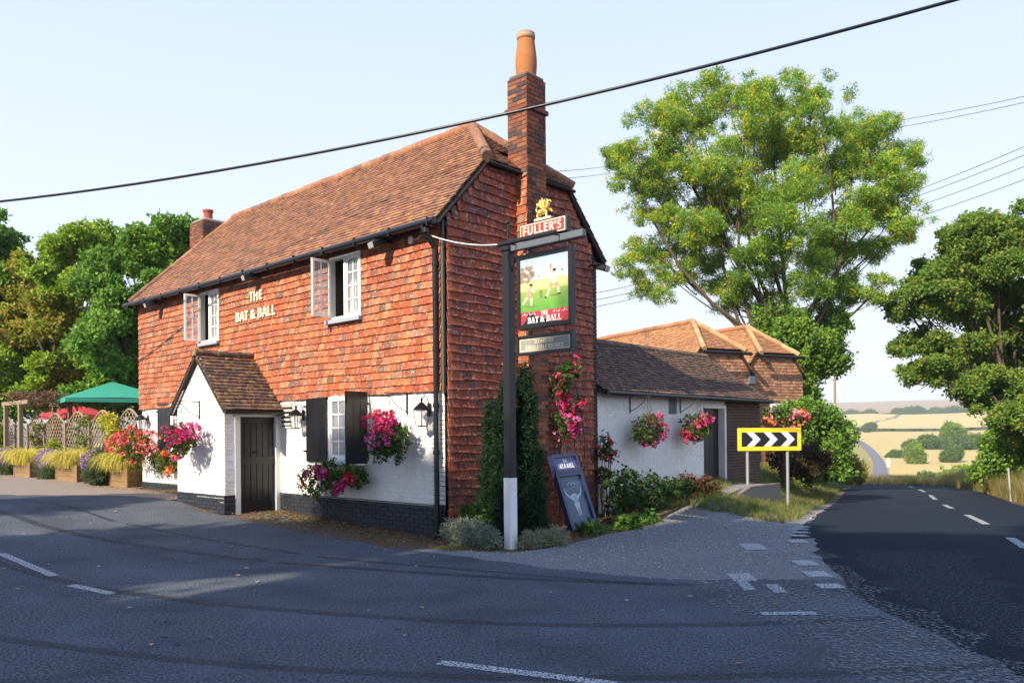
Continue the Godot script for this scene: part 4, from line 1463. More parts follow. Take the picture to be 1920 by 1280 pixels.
func barn() -> void:
	var p := thing("barn", "long tiled barn with twin half hipped brick gables behind the annexe", "barn", Vector3(-4.6, 0.2, -15.3))
	p.rotation.y = deg_to_rad(-20.0)
	var tan_tile := [Color(0.42, 0.2, 0.1), Color(0.38, 0.17, 0.085), Color(0.45, 0.23, 0.12), Color(0.34, 0.15, 0.08)]
	var tan_brick := [Color(0.44, 0.22, 0.115), Color(0.38, 0.175, 0.09), Color(0.48, 0.26, 0.14), Color(0.33, 0.14, 0.075)]
	for k in 2:
		var z := -2.95 * k
		var wd := 2.95
		var g := part("gable_wall", p)
		var fr := frame_of(Vector3(-0.35 * k, 0, z), Vector3(0, 0, -1), Vector3.UP)
		var shape := PackedVector2Array([Vector2(0, -0.6), Vector2(wd, -0.6), Vector2(wd, 3.5), Vector2(wd - 0.7, 4.38), Vector2(0.7, 4.38), Vector2(0, 3.5)])
		var mb := MB.new()
		mb.prism(shape, fr * Transform3D(Basis(), Vector3(0, 0, -0.15)), 0.3)
		obj("core", mb, M.mortar, g)
		brick_field(g, fr, rect(0.0, 0.0, wd, 2.62), [Rect2(1.3, 1.55, 0.95, 0.95)] if k == 1 else [], tan_brick, M.brick, 0, 0.01)
		var up := PackedVector2Array([Vector2(0, 2.6), Vector2(wd, 2.6), Vector2(wd, 3.5), Vector2(wd - 0.7, 4.38), Vector2(0.7, 4.38), Vector2(0, 3.5)])
		tile_field(g, fr * Transform3D(Basis(), Vector3(0, 0, 0.015)), up, [], 0.11, 0.165, 0.03, tan_brick, M.wall_tile, 0)
		var r := part("roof", p)
		var xe := -0.35 * k + 0.1
		var rise := 2.0
		var half := wd * 0.5
		var sl := Vector2(rise, half + 0.15).length()
		var fs := frame_of(Vector3(-20.0, 3.45, z + 0.15), Vector3.RIGHT, Vector3(0, rise, -half - 0.15))
		var ln := 20.0 + xe
		var poly := PackedVector2Array([Vector2(0, 0), Vector2(ln, 0), Vector2(ln, sl * 0.47), Vector2(ln - 1.4, sl), Vector2(0, sl)])
		deck(r, fs, poly)
		tile_field(r, fs, PackedVector2Array([Vector2(ln - 13.0, 0), Vector2(ln, 0), Vector2(ln, sl * 0.47), Vector2(ln - 1.4, sl), Vector2(ln - 13.0, sl)]), [], 0.11, 0.18, 0.03, tan_tile, M.roof_tile, 0)
		var fb := frame_of(Vector3(xe, 3.45, z - wd - 0.15), Vector3.LEFT, Vector3(0, rise, half + 0.15))
		var pb := PackedVector2Array([Vector2(0, 0), Vector2(ln, 0), Vector2(ln, sl), Vector2(1.4, sl), Vector2(0, sl * 0.47)])
		deck(r, fb, pb)
		tile_field(r, fb, PackedVector2Array([Vector2(0, 0), Vector2(5, 0), Vector2(5, sl), Vector2(1.4, sl), Vector2(0, sl * 0.47)]), [], 0.11, 0.18, 0.03, tan_tile, M.roof_tile, 0)
		var hy := 3.45 + rise * 0.47
		var hz := (half + 0.15) * 0.53
		var hf := frame_of(Vector3(xe + 0.12, hy - 0.06, z - half + hz + 0.1), Vector3(0, 0, -1), Vector3(-1.7, rise * 0.53 + 0.14, 0))
		var hl := Vector2(1.7, rise * 0.53 + 0.14).length()
		var ph := PackedVector2Array([Vector2(0, 0), Vector2(2 * hz + 0.2, 0), Vector2(hz + 0.1, hl)])
		deck(r, hf, ph)
		tile_field(r, hf, ph, [], 0.11, 0.18, 0.03, tan_tile, M.roof_tile, 0)
		ridge_row(r, Vector3(-13.0, 3.5 + rise, z - half), Vector3(xe - 1.4, 3.5 + rise, z - half), 0.1, tan_tile)
		ridge_row(r, Vector3(xe - 1.4, 3.5 + rise, z - half), Vector3(xe + 0.28, hy - 0.08, z - half + hz + 0.08), 0.09, [Color(0.5, 0.33, 0.18), Color(0.45, 0.28, 0.15)], "hip_tile")
		ridge_row(r, Vector3(xe - 1.4, 3.5 + rise, z - half), Vector3(xe + 0.28, hy - 0.08, z - half - hz - 0.08), 0.09, [Color(0.5, 0.33, 0.18), Color(0.45, 0.28, 0.15)], "hip_tile")
		var gt := MB.new()
		gt.tube(PackedVector3Array([Vector3(xe + 0.36, hy - 0.2, z - half + hz + 0.25), Vector3(xe + 0.36, hy - 0.2, z - half - hz - 0.25)]), 0.06, 0.06, 8)
		obj("gutter", gt, M.black, p)
	var mb := MB.new()
	mb.bx(Vector3(-20.0, -0.6, -0.3), Vector3(-0.3, 3.5, 0.0))
	mb.bx(Vector3(-20.0, -0.6, -5.9), Vector3(-0.65, 3.5, -5.6))
	mb.bx(Vector3(-20.3, -0.6, -5.9), Vector3(-20.0, 5.0, 0.0))
	obj("side_walls", mb, M.mortar, p)
	mb = MB.new()
	mb.cbox(Transform3D(Basis(), Vector3(0.0, 3.3, -2.95)), Vector3(0.24, 0.28, 0.3), 0.02)
	mb.tube(PackedVector3Array([Vector3(-0.05, 3.2, -2.95), Vector3(-0.05, 0.0, -2.95)]), 0.05, 0.05, 8)
	obj("rainwater_pipe", mb, M.slate_grey, p)
	var w := part("window", p)
	mb = MB.new()
	mb.bx(Vector3(-0.42, 1.55, -4.25), Vector3(-0.3, 2.5, -5.2))
	obj("frame", mb, M.white_gloss, w)
	for i in 4:
		for j in 2:
			mb = MB.new()
			mb.bx(Vector3(-0.298, 1.65 + j * 0.42, -4.32 - i * 0.22), Vector3(-0.29, 2.0 + j * 0.42, -4.48 - i * 0.22))
			obj("pane", mb, M.slate_grey, w)


func dab(im: Image, c: Vector2, r: Vector2, col: Color, soft := 0.0, rough := 0.0) -> void:
	for y in range(maxi(0, int(c.y - r.y)), mini(im.get_height(), int(c.y + r.y) + 1)):
		for x in range(maxi(0, int(c.x - r.x)), mini(im.get_width(), int(c.x + r.x) + 1)):
			var d := Vector2((x - c.x) / r.x, (y - c.y) / r.y).length() + rough * noise.get_noise_2d(x * 4.0, y * 4.0)
			if d < 1.0:
				var k := 1.0 if soft <= 0 else clampf((1.0 - d) / soft, 0, 1)
				im.set_pixel(x, y, im.get_pixel(x, y).lerp(col, k * col.a))


func stroke(im: Image, a: Vector2, b: Vector2, r0: float, r1: float, col: Color) -> void:
	var n := int(a.distance_to(b)) + 1
	for i in n + 1:
		var t := i / float(n)
		var r := lerpf(r0, r1, t)
		dab(im, a.lerp(b, t), Vector2(r, r), col)


func cricket_picture() -> ImageTexture:
	var w := 384
	var h := 412
	var im := Image.create(w, h, false, Image.FORMAT_RGB8)
	for y in h:
		for x in w:
			var v := y / float(h)
			var k := noise.get_noise_2d(x * 1.2, y * 2.6)
			var k2 := noise.get_noise_2d(x * 0.5 + 300, y * 3.0)
			var col: Color
			if v < 0.42 + 0.01 * k:
				col = Color(0.72, 0.84, 0.95).lerp(Color(0.96, 0.96, 0.93), clampf(v * 1.6 + k * 0.8, 0, 1))
			elif v < 0.62:
				col = Color(0.9, 0.88, 0.68).lerp(Color(0.82, 0.87, 0.55), clampf((v - 0.42) * 4 + k2 * 0.6, 0, 1))
			else:
				col = Color(0.62, 0.78, 0.35).lerp(Color(0.35, 0.72, 0.25), clampf((v - 0.62) * 3 + k2 * 0.7, 0, 1))
				if k2 > 0.2:
					col = col.lerp(Color(0.85, 0.72, 0.45), 0.5)
			im.set_pixel(x, y, col)
	for i in 60:
		var o := Vector2(rng.randf_range(0, 110), rng.randf_range(70, 185))
		if o.x > 112 - absf(o.y - 125) * 0.5:
			continue
		dab(im, o, Vector2(22, 18) * rng.randf_range(0.5, 1.1), Color(0.55, 0.47, 0.38, 0.65).lerp(Color(0.72, 0.62, 0.5, 0.6), rng.randf()), 0.5, 0.3)
	# batsman, keeper, bowler's stumps and two far fielders as painted figures
	var skin := Color(0.85, 0.68, 0.55)
	var shirt := Color(0.95, 0.93, 0.88)
	var breeches := Color(0.8, 0.68, 0.52)
	var dark := Color(0.18, 0.16, 0.16)
	dab(im, Vector2(275, 312), Vector2(55, 9), Color(0.5, 0.45, 0.3, 0.7), 0.6)
	stroke(im, Vector2(262, 212), Vector2(232, 262), 15, 10, breeches)
	stroke(im, Vector2(232, 262), Vector2(212, 312), 8, 6, shirt)
	stroke(im, Vector2(272, 212), Vector2(300, 255), 15, 10, breeches)
	stroke(im, Vector2(300, 255), Vector2(304, 300), 8, 6, shirt)
	stroke(im, Vector2(206, 318), Vector2(196, 322), 6, 5, dark)
	stroke(im, Vector2(302, 304), Vector2(318, 308), 6, 5, dark)
	stroke(im, Vector2(266, 205), Vector2(258, 152), 19, 17, shirt)
	stroke(im, Vector2(246, 155), Vector2(236, 118), 8, 6, shirt)
	stroke(im, Vector2(240, 122), Vector2(246, 80), 5, 7, Color(0.7, 0.6, 0.45))
	dab(im, Vector2(270, 132), Vector2(11, 13), skin)
	dab(im, Vector2(272, 122), Vector2(15, 10), dark)
	dab(im, Vector2(80, 372), Vector2(60, 9), Color(0.45, 0.45, 0.3, 0.7), 0.6)
	stroke(im, Vector2(62, 292), Vector2(78, 240), 20, 15, Color(0.86, 0.7, 0.62))
	stroke(im, Vector2(60, 298), Vector2(88, 318), 15, 12, breeches)
	stroke(im, Vector2(90, 318), Vector2(86, 362), 9, 7, shirt)
	stroke(im, Vector2(48, 305), Vector2(20, 345), 10, 7, shirt)
	stroke(im, Vector2(84, 246), Vector2(116, 268), 8, 6, shirt)
	stroke(im, Vector2(116, 268), Vector2(130, 258), 5, 4, skin)
	dab(im, Vector2(88, 220), Vector2(10, 12), skin)
	dab(im, Vector2(86, 208), Vector2(15, 9), dark)
	for x in [160, 172]:
		stroke(im, Vector2(x, 268), Vector2(x + 2, 318), 2.5, 2.5, Color(0.35, 0.27, 0.18))
	stroke(im, Vector2(157, 267), Vector2(176, 266), 2, 2, Color(0.35, 0.27, 0.18))
	for q in [[152, 165, 0.55], [332, 150, 0.75]]:
		var o := Vector2(q[0], q[1])
		var s: float = q[2]
		stroke(im, o + Vector2(-4, 20) * s, o + Vector2(-6, 62) * s, 7 * s, 5 * s, Color(0.82, 0.78, 0.7))
		stroke(im, o + Vector2(5, 20) * s, o + Vector2(9, 62) * s, 7 * s, 5 * s, Color(0.8, 0.74, 0.66))
		stroke(im, o, o + Vector2(0, 24) * s, 12 * s, 11 * s, shirt)
		dab(im, o + Vector2(0, -18) * s, Vector2(8, 9) * s, skin)
		dab(im, o + Vector2(0, -25) * s, Vector2(11, 6) * s, dark)
	return ImageTexture.create_from_image(im)


func skull_picture() -> ImageTexture:
	var im := Image.create(192, 352, false, Image.FORMAT_RGB8)
	for y in 352:
		for x in 192:
			var k := noise.get_noise_2d(x * 1.5, y * 1.5)
			im.set_pixel(x, y, Color(0.24, 0.36, 0.47).lerp(Color(0.32, 0.46, 0.58), 0.5 + k))
	var bone := Color(0.82, 0.88, 0.93)
	var shade := Color(0.42, 0.52, 0.62)
	for s in [-1, 1]:
		var p := Vector2(96 + s * 26, 160)
		for i in 14:
			var t := i / 13.0
			var q := Vector2(96 + s * (26 + 48 * sin(t * 1.5)), 165 - 8 * sin(t * 2.4) - 72 * t * t)
			stroke(im, p, q, 9 * (1 - t) + 2, 8 * (1 - t) + 2, bone)
			p = q
	stroke(im, Vector2(96, 165), Vector2(98, 225), 32, 22, bone)
	stroke(im, Vector2(98, 225), Vector2(102, 285), 21, 14, bone)
	dab(im, Vector2(76, 200), Vector2(9, 12), shade)
	dab(im, Vector2(120, 198), Vector2(9, 12), shade)
	stroke(im, Vector2(98, 150), Vector2(99, 215), 2, 2, shade)
	stroke(im, Vector2(86, 150), Vector2(90, 205), 1.5, 1.5, shade)
	stroke(im, Vector2(110, 150), Vector2(108, 205), 1.5, 1.5, shade)
	stroke(im, Vector2(94, 255), Vector2(97, 288), 3, 4, shade)
	stroke(im, Vector2(108, 255), Vector2(107, 288), 3, 4, shade)
	for i in 6:
		dab(im, Vector2(80 + i * 8, 306), Vector2(3, 4), bone)
	for i in 15:
		var a := PI + PI * i / 14.0
		dab(im, Vector2(96 + 34 * cos(a), 66 + 18 * sin(a)), Vector2(2.5, 2.5), bone)
	dab(im, Vector2(96, 62), Vector2(6, 6), bone)
	for r in 4:
		for i in 22:
			if rng.randf() < 0.8:
				im.fill_rect(Rect2i(40 + i * 5, 22 if r == 3 else 88 + r * 12, 3, 4), Color(0.62, 0.72, 0.8))
	return ImageTexture.create_from_image(im)


func printed(tex: Texture2D, rough := 0.45) -> StandardMaterial3D:
	var m := paint(lin(0.62, 0.62, 0.62), rough)
	m.albedo_texture = tex
	return m


func border(mb: MB, x0: float, y0: float, x1: float, y1: float, b: float, z0: float, z1: float) -> void:
	mb.bx(Vector3(x0, y0, z0), Vector3(x0 + b, y1, z1))
	mb.bx(Vector3(x1 - b, y0, z0), Vector3(x1, y1, z1))
	mb.bx(Vector3(x0 + b, y0, z0 + 0.001), Vector3(x1 - b, y0 + b, z1 - 0.001))
	mb.bx(Vector3(x0 + b, y1 - b, z0 + 0.001), Vector3(x1 - b, y1, z1 - 0.001))


func pub_sign() -> void:
	var o := Vector3(1.45, ground_y(1.45, 0.05), 0.05)
	var p := thing("pub_sign", "tall black post with a hanging painted cricket board and gilt beast on top", "pub sign", o)
	var mb := MB.new()
	mb.cbox(Transform3D(Basis(), Vector3(0, 2.0, 0)), Vector3(0.14, 4.7, 0.14), 0.012)
	mb.cbox(Transform3D(Basis(), Vector3(0, 4.38, 0)), Vector3(0.18, 0.09, 0.18), 0.015)
	obj("post", mb, M.black_paint, p)
	mb = MB.new()
	mb.cbox(Transform3D(Basis(), Vector3(0, 0.4, 0)), Vector3(0.15, 1.28, 0.15), 0.012)
	obj("white_band", mb, M.white_paint, p)
	mb = MB.new()
	mb.tube(PackedVector3Array([Vector3(0, 4.4, 0), Vector3(0, 4.74, 0)]), 0.022, 0.018, 8)
	mb.ball(Vector3(0, 4.77, 0), Vector3(0.035, 0.035, 0.035))
	mb.tube(PackedVector3Array([Vector3(0, 4.78, 0), Vector3(0, 4.88, 0)]), 0.014, 0.002, 6)
	obj("finial", mb, M.black, p)
	mb = MB.new()
	mb.cbox(Transform3D(Basis(Vector3(0, 0, 1), PI / 2), Vector3(0.66, 4.37, 0)), Vector3(0.1, 1.48, 0.09), 0.01)
	obj("beam", mb, M.slate_grey, p)
	mb = MB.new()
	for k in 2:
		var sc := PackedVector3Array()
		for i in 22:
			var t := i / 21.0
			var a := t * TAU * 1.4
			sc.append(Vector3(0.16 + k * 0.17 + (0.06 * (1 - t * 0.75)) * cos(a), 4.2 + k * 0.055 + (0.06 * (1 - t * 0.75)) * sin(a), 0))
		mb.tube(sc, 0.008, 0.006, 5)
	mb.tube(PackedVector3Array([Vector3(0.06, 4.02, 0), Vector3(0.13, 4.18, 0), Vector3(0.3, 4.28, 0), Vector3(0.5, 4.32, 0)]), 0.01, 0.01, 5)
	var arc := PackedVector3Array()
	for i in 9:
		arc.append(Vector3(0.06 + 0.12 * i / 8.0, 4.43 + 0.09 * sin(i / 8.0 * PI), 0))
	mb.tube(arc, 0.008, 0.008, 5)
	obj("scrollwork", mb, M.black, p)
	for s in [1, -1]:
		mb = MB.new()
		mb.cbox(Transform3D(Basis(Vector3(0, 0, 1), PI / 2), Vector3(0.6, 4.4 - 0.02 * s, 0.28 * s)), Vector3(0.055, 1.08, 0.06), 0.01)
		for x in [0.2, 1.0]:
			mb.tube(PackedVector3Array([Vector3(x, 4.4, 0), Vector3(x, 4.4 - 0.02 * s, 0.27 * s)]), 0.01, 0.01, 5)
		obj("lamp_trough", mb, M.black_paint, p)
	# name board of the brewery above the beam
	var n := part("name_board", p)
	mb = MB.new()
	mb.cbox(Transform3D(Basis(Vector3(0, 0, 1), PI / 2), Vector3(0.7, 4.55, 0)), Vector3(0.23, 0.86, 0.1), 0.008)
	obj("case", mb, M.black_paint, n)
	mb = MB.new()
	mb.bx(Vector3(0.29, 4.455, 0.048), Vector3(1.11, 4.645, 0.054))
	obj("edging", mb, M.cream, n)
	mb = MB.new()
	mb.bx(Vector3(0.305, 4.47, 0.05), Vector3(1.095, 4.63, 0.058))
	obj("panel", mb, M.red_paint, n)
	text("letters", "FULLER'S", n, Transform3D(Basis(), Vector3(0.7, 4.55, 0.058)), 0.7, 0.12, 0.008, M.cream)
	# gilt heraldic beast
	var gb := part("gilt_beast", p)
	mb = MB.new()
	mb.cbox(Transform3D(Basis(Vector3(0, 0, 1), PI / 2), Vector3(0.68, 4.685, 0)), Vector3(0.04, 0.3, 0.08), 0.01)
	obj("plinth", mb, M.cream, gb)
	mb = MB.new()
	mb.ball(Vector3(0.69, 4.8, 0), Vector3(0.085, 0.048, 0.04), Color.WHITE, 12, Basis(Vector3(0, 0, 1), 0.35))
	mb.ball(Vector3(0.62, 4.79, 0), Vector3(0.045, 0.05, 0.04))
	mb.tube(PackedVector3Array([Vector3(0.74, 4.83, 0), Vector3(0.765, 4.88, 0), Vector3(0.76, 4.91, 0)]), 0.04, 0.024, 8)
	mb.ball(Vector3(0.768, 4.925, 0), Vector3(0.032, 0.026, 0.024))
	mb.tube(PackedVector3Array([Vector3(0.785, 4.93, 0), Vector3(0.815, 4.92, 0), Vector3(0.82, 4.905, 0)]), 0.014, 0.003, 6)
	mb.tube(PackedVector3Array([Vector3(0.755, 4.94, 0.012), Vector3(0.745, 4.965, 0.015)]), 0.008, 0.002, 4)
	for z in [-0.022, 0.022]:
		mb.tube(PackedVector3Array([Vector3(0.61, 4.78, z), Vector3(0.585, 4.745, z), Vector3(0.6, 4.705, z), Vector3(0.63, 4.705, z)]), 0.022, 0.01, 6)
		mb.prism(PackedVector2Array([Vector2(0, 0), Vector2(0.05, 0.01), Vector2(0.045, 0.1), Vector2(0.01, 0.15), Vector2(-0.01, 0.11), Vector2(-0.03, 0.13), Vector2(-0.04, 0.085), Vector2(-0.06, 0.09), Vector2(-0.05, 0.04)]), Transform3D(Basis(Vector3.UP, z * 6), Vector3(0.67, 4.83, z * 1.4)), 0.012)
	mb.tube(PackedVector3Array([Vector3(0.74, 4.79, 0.022), Vector3(0.755, 4.75, 0.022), Vector3(0.75, 4.705, 0.022), Vector3(0.78, 4.705, 0.022)]), 0.02, 0.01, 6)
	mb.tube(PackedVector3Array([Vector3(0.75, 4.81, -0.022), Vector3(0.8, 4.81, -0.022), Vector3(0.82, 4.775, -0.022), Vector3(0.835, 4.78, -0.022)]), 0.018, 0.008, 6)
	mb.tube(PackedVector3Array([Vector3(0.59, 4.8, 0), Vector3(0.555, 4.81, 0), Vector3(0.55, 4.86, 0), Vector3(0.575, 4.89, 0), Vector3(0.56, 4.92, 0)]), 0.01, 0.012, 5)
	obj("figure", mb, M.gold, gb)
	# hanging picture board
	var s := part("signboard", p)
	mb = MB.new()
	border(mb, 0.2, 3.17, 1.2, 4.23, 0.055, -0.045, 0.045)
	obj("frame", mb, M.black_paint, s)
	mb = MB.new()
	mb.bx(Vector3(0.25, 3.22, -0.018), Vector3(1.15, 4.18, 0.018))
	obj("board", mb, M.black_paint, s)
	var pic := printed(cricket_picture())
	mb = MB.new()
	mb.quad(Vector3(0.255, 3.41, 0.022), Vector3(1.145, 3.41, 0.022), Vector3(1.145, 4.175, 0.022), Vector3(0.255, 4.175, 0.022))
	mb.quad(Vector3(1.145, 3.41, -0.022), Vector3(0.255, 3.41, -0.022), Vector3(0.255, 4.175, -0.022), Vector3(1.145, 4.175, -0.022))
	obj("picture", mb, pic, s)
	mb = MB.new()
	mb.bx(Vector3(0.255, 3.225, 0.018), Vector3(1.145, 3.41, 0.022))
	obj("name_band", mb, M.red_paint, s)
	mb = MB.new()
	mb.prism(PackedVector2Array([Vector2(0.26, 3.228), Vector2(0.95, 3.228), Vector2(0.8, 3.27), Vector2(0.55, 3.33), Vector2(0.4, 3.405), Vector2(0.36, 3.3), Vector2(0.3, 3.24)]), Transform3D(Basis(), Vector3(0, 0, 0.022)), 0.004)
	obj("name_curve", mb, M.black_paint, s)  # solid black curve, part of the sign's red and black design
	mb = MB.new()
	for i in 3:
		for k in [-1, 1]:
			mb.box(Transform3D(Basis(Vector3(0, 0, 1), 0.9 * k), Vector3(0.7 + k * (0.18 + i * 0.09), 3.375, 0.025)), Vector3(0.05, 0.01, 0.003))
			mb.box(Transform3D(Basis(), Vector3(0.7 + k * (0.225 + i * 0.09), 3.37, 0.025)), Vector3(0.012, 0.012, 0.003))
	obj("bat_pattern", mb, M.white_paint, s)
	text("letters", "THE", s, Transform3D(Basis(), Vector3(0.7, 3.37, 0.022)), 0.13, 0.055, 0.005, M.white_paint, "Droid Serif")
	text("letters", "BAT & BALL", s, Transform3D(Basis(), Vector3(0.7, 3.285, 0.0245)), 0.62, 0.085, 0.005, M.white_paint, "Droid Serif")
	mb = MB.new()
	for x in [0.35, 1.05]:
		mb.tube(PackedVector3Array([Vector3(x, 4.23, 0), Vector3(x, 4.33, 0)]), 0.01, 0.01, 5)
		mb.tube(PackedVector3Array([Vector3(x, 3.07, 0), Vector3(x, 3.17, 0)]), 0.01, 0.01, 5)
	obj("hanger", mb, M.black, s)
	var l := part("lower_board", p)
	mb = MB.new()
	border(mb, 0.18, 2.8, 1.2, 3.075, 0.035, -0.04, 0.04)
	obj("frame", mb, M.black_paint, l)
	mb = MB.new()
	mb.bx(Vector3(0.21, 2.83, -0.016), Vector3(1.17, 3.05, 0.016))
	obj("panel", mb, paint(lin(0.26, 0.25, 0.23), 0.5), l)
	mb = MB.new()
	border(mb, 0.235, 2.853, 1.145, 3.022, 0.009, 0.012, 0.02)
	obj("edging", mb, M.cream, l)
	text("letters", "HOME OF", l, Transform3D(Basis(), Vector3(0.69, 2.975, 0.016)), 0.36, 0.05, 0.006, M.cream, "Droid Serif")
	text("letters", "ENGLISH CRICKET", l, Transform3D(Basis(), Vector3(0.69, 2.9, 0.016)), 0.7, 0.05, 0.006, M.cream, "Droid Serif")

	# free-standing menu board leaning by the gable
	var m := thing("menu_board", "navy framed menu board printed with a horned skull leaning by the dark cypress", "menu board", Vector3(0.9, 0.04, -2.42))
	var u := Vector3(0.0, 0.03, -0.72).normalized()
	var v := Vector3(-0.42, 1.24, -0.1).normalized()
	m.transform = Transform3D(frame_of(m.position, u, v).basis, m.position)
	mb = MB.new()
	border(mb, -0.37, 0.05, 0.37, 1.0, 0.07, -0.05, 0.04)
	border(mb, -0.36, 1.0, 0.36, 1.33, 0.055, -0.05, 0.045)
	mb.bx(Vector3(-0.4, -0.02, -0.08), Vector3(0.4, 0.07, 0.07))
	obj("frame", mb, paint(lin(0.018, 0.03, 0.09), 0.35), m)
	mb = MB.new()
	mb.bx(Vector3(-0.32, 0.1, -0.045), Vector3(0.32, 1.28, -0.02))
	obj("backing", mb, M.black_paint, m)
	mb = MB.new()
	mb.quad(Vector3(-0.295, 0.125, 0.0), Vector3(0.295, 0.125, 0.0), Vector3(0.295, 0.925, 0.0), Vector3(-0.295, 0.925, 0.0))
	obj("print", mb, printed(skull_picture(), 0.3), m)
	mb = MB.new()
	mb.bx(Vector3(-0.305, 1.055, -0.01), Vector3(0.305, 1.275, 0.008))
	obj("header", mb, paint(lin(0.1, 0.11, 0.24), 0.4), m)
	text("letters", "THE", m, Transform3D(Basis(), Vector3(0, 1.215, 0.008)), 0.12, 0.05, 0.004, M.white_paint, "Droid Serif")
	text("letters", "BAT & BALL", m, Transform3D(Basis(), Vector3(0, 1.12, 0.008)), 0.44, 0.08, 0.004, M.white_paint, "Droid Serif")
	mb = MB.new()
	mb.tube(PackedVector3Array([Vector3(0.0, 1.2, -0.05), Vector3(0.0, 0.06, -0.62)]), 0.02, 0.02, 6)
	obj("prop", mb, M.black_paint, m)


func band(called: String, pts: Array, half: float, up: float, mat: Material, parent: Node = self, kind := "structure") -> void:
	var mb := MB.new()
	var prev_l := Vector3.ZERO
	var prev_r := Vector3.ZERO
	for i in pts.size():
		var p := ab(pts[i][0], pts[i][1])
		var d := (ab(pts[mini(i + 1, pts.size() - 1)][0], pts[mini(i + 1, pts.size() - 1)][1]) - ab(pts[maxi(i - 1, 0)][0], pts[maxi(i - 1, 0)][1])).orthogonal().normalized() * half
		var l := on_ground(p.x + d.x, p.y + d.y, up)
		var r := on_ground(p.x - d.x, p.y - d.y, up)
		if i:
			mb.quad(prev_l, prev_r, r, l)
		prev_l = l
		prev_r = r
	obj(called, mb, mat, parent, kind)


func field(called: String, a0: float, a1: float, b0: float, b1: float, up: float, col: Color) -> void:
	var mb := MB.new()
	var na := 26
	var nb := 26
	var g := []
	for i in na + 1:
		var r := []
		for k in nb + 1:
			var q := ab(lerpf(a0, a1, i / float(na)), lerpf(b0, b1, k / float(nb)))
			r.append(on_ground(q.x, q.y, up))
		g.append(r)
	for i in na:
		for k in nb:
			mb.quad(g[i][k], g[i][k + 1], g[i + 1][k + 1], g[i + 1][k])
	obj(called, mb, textured(col, M.soil.albedo_texture, 0.05, 0.95), self, "structure")


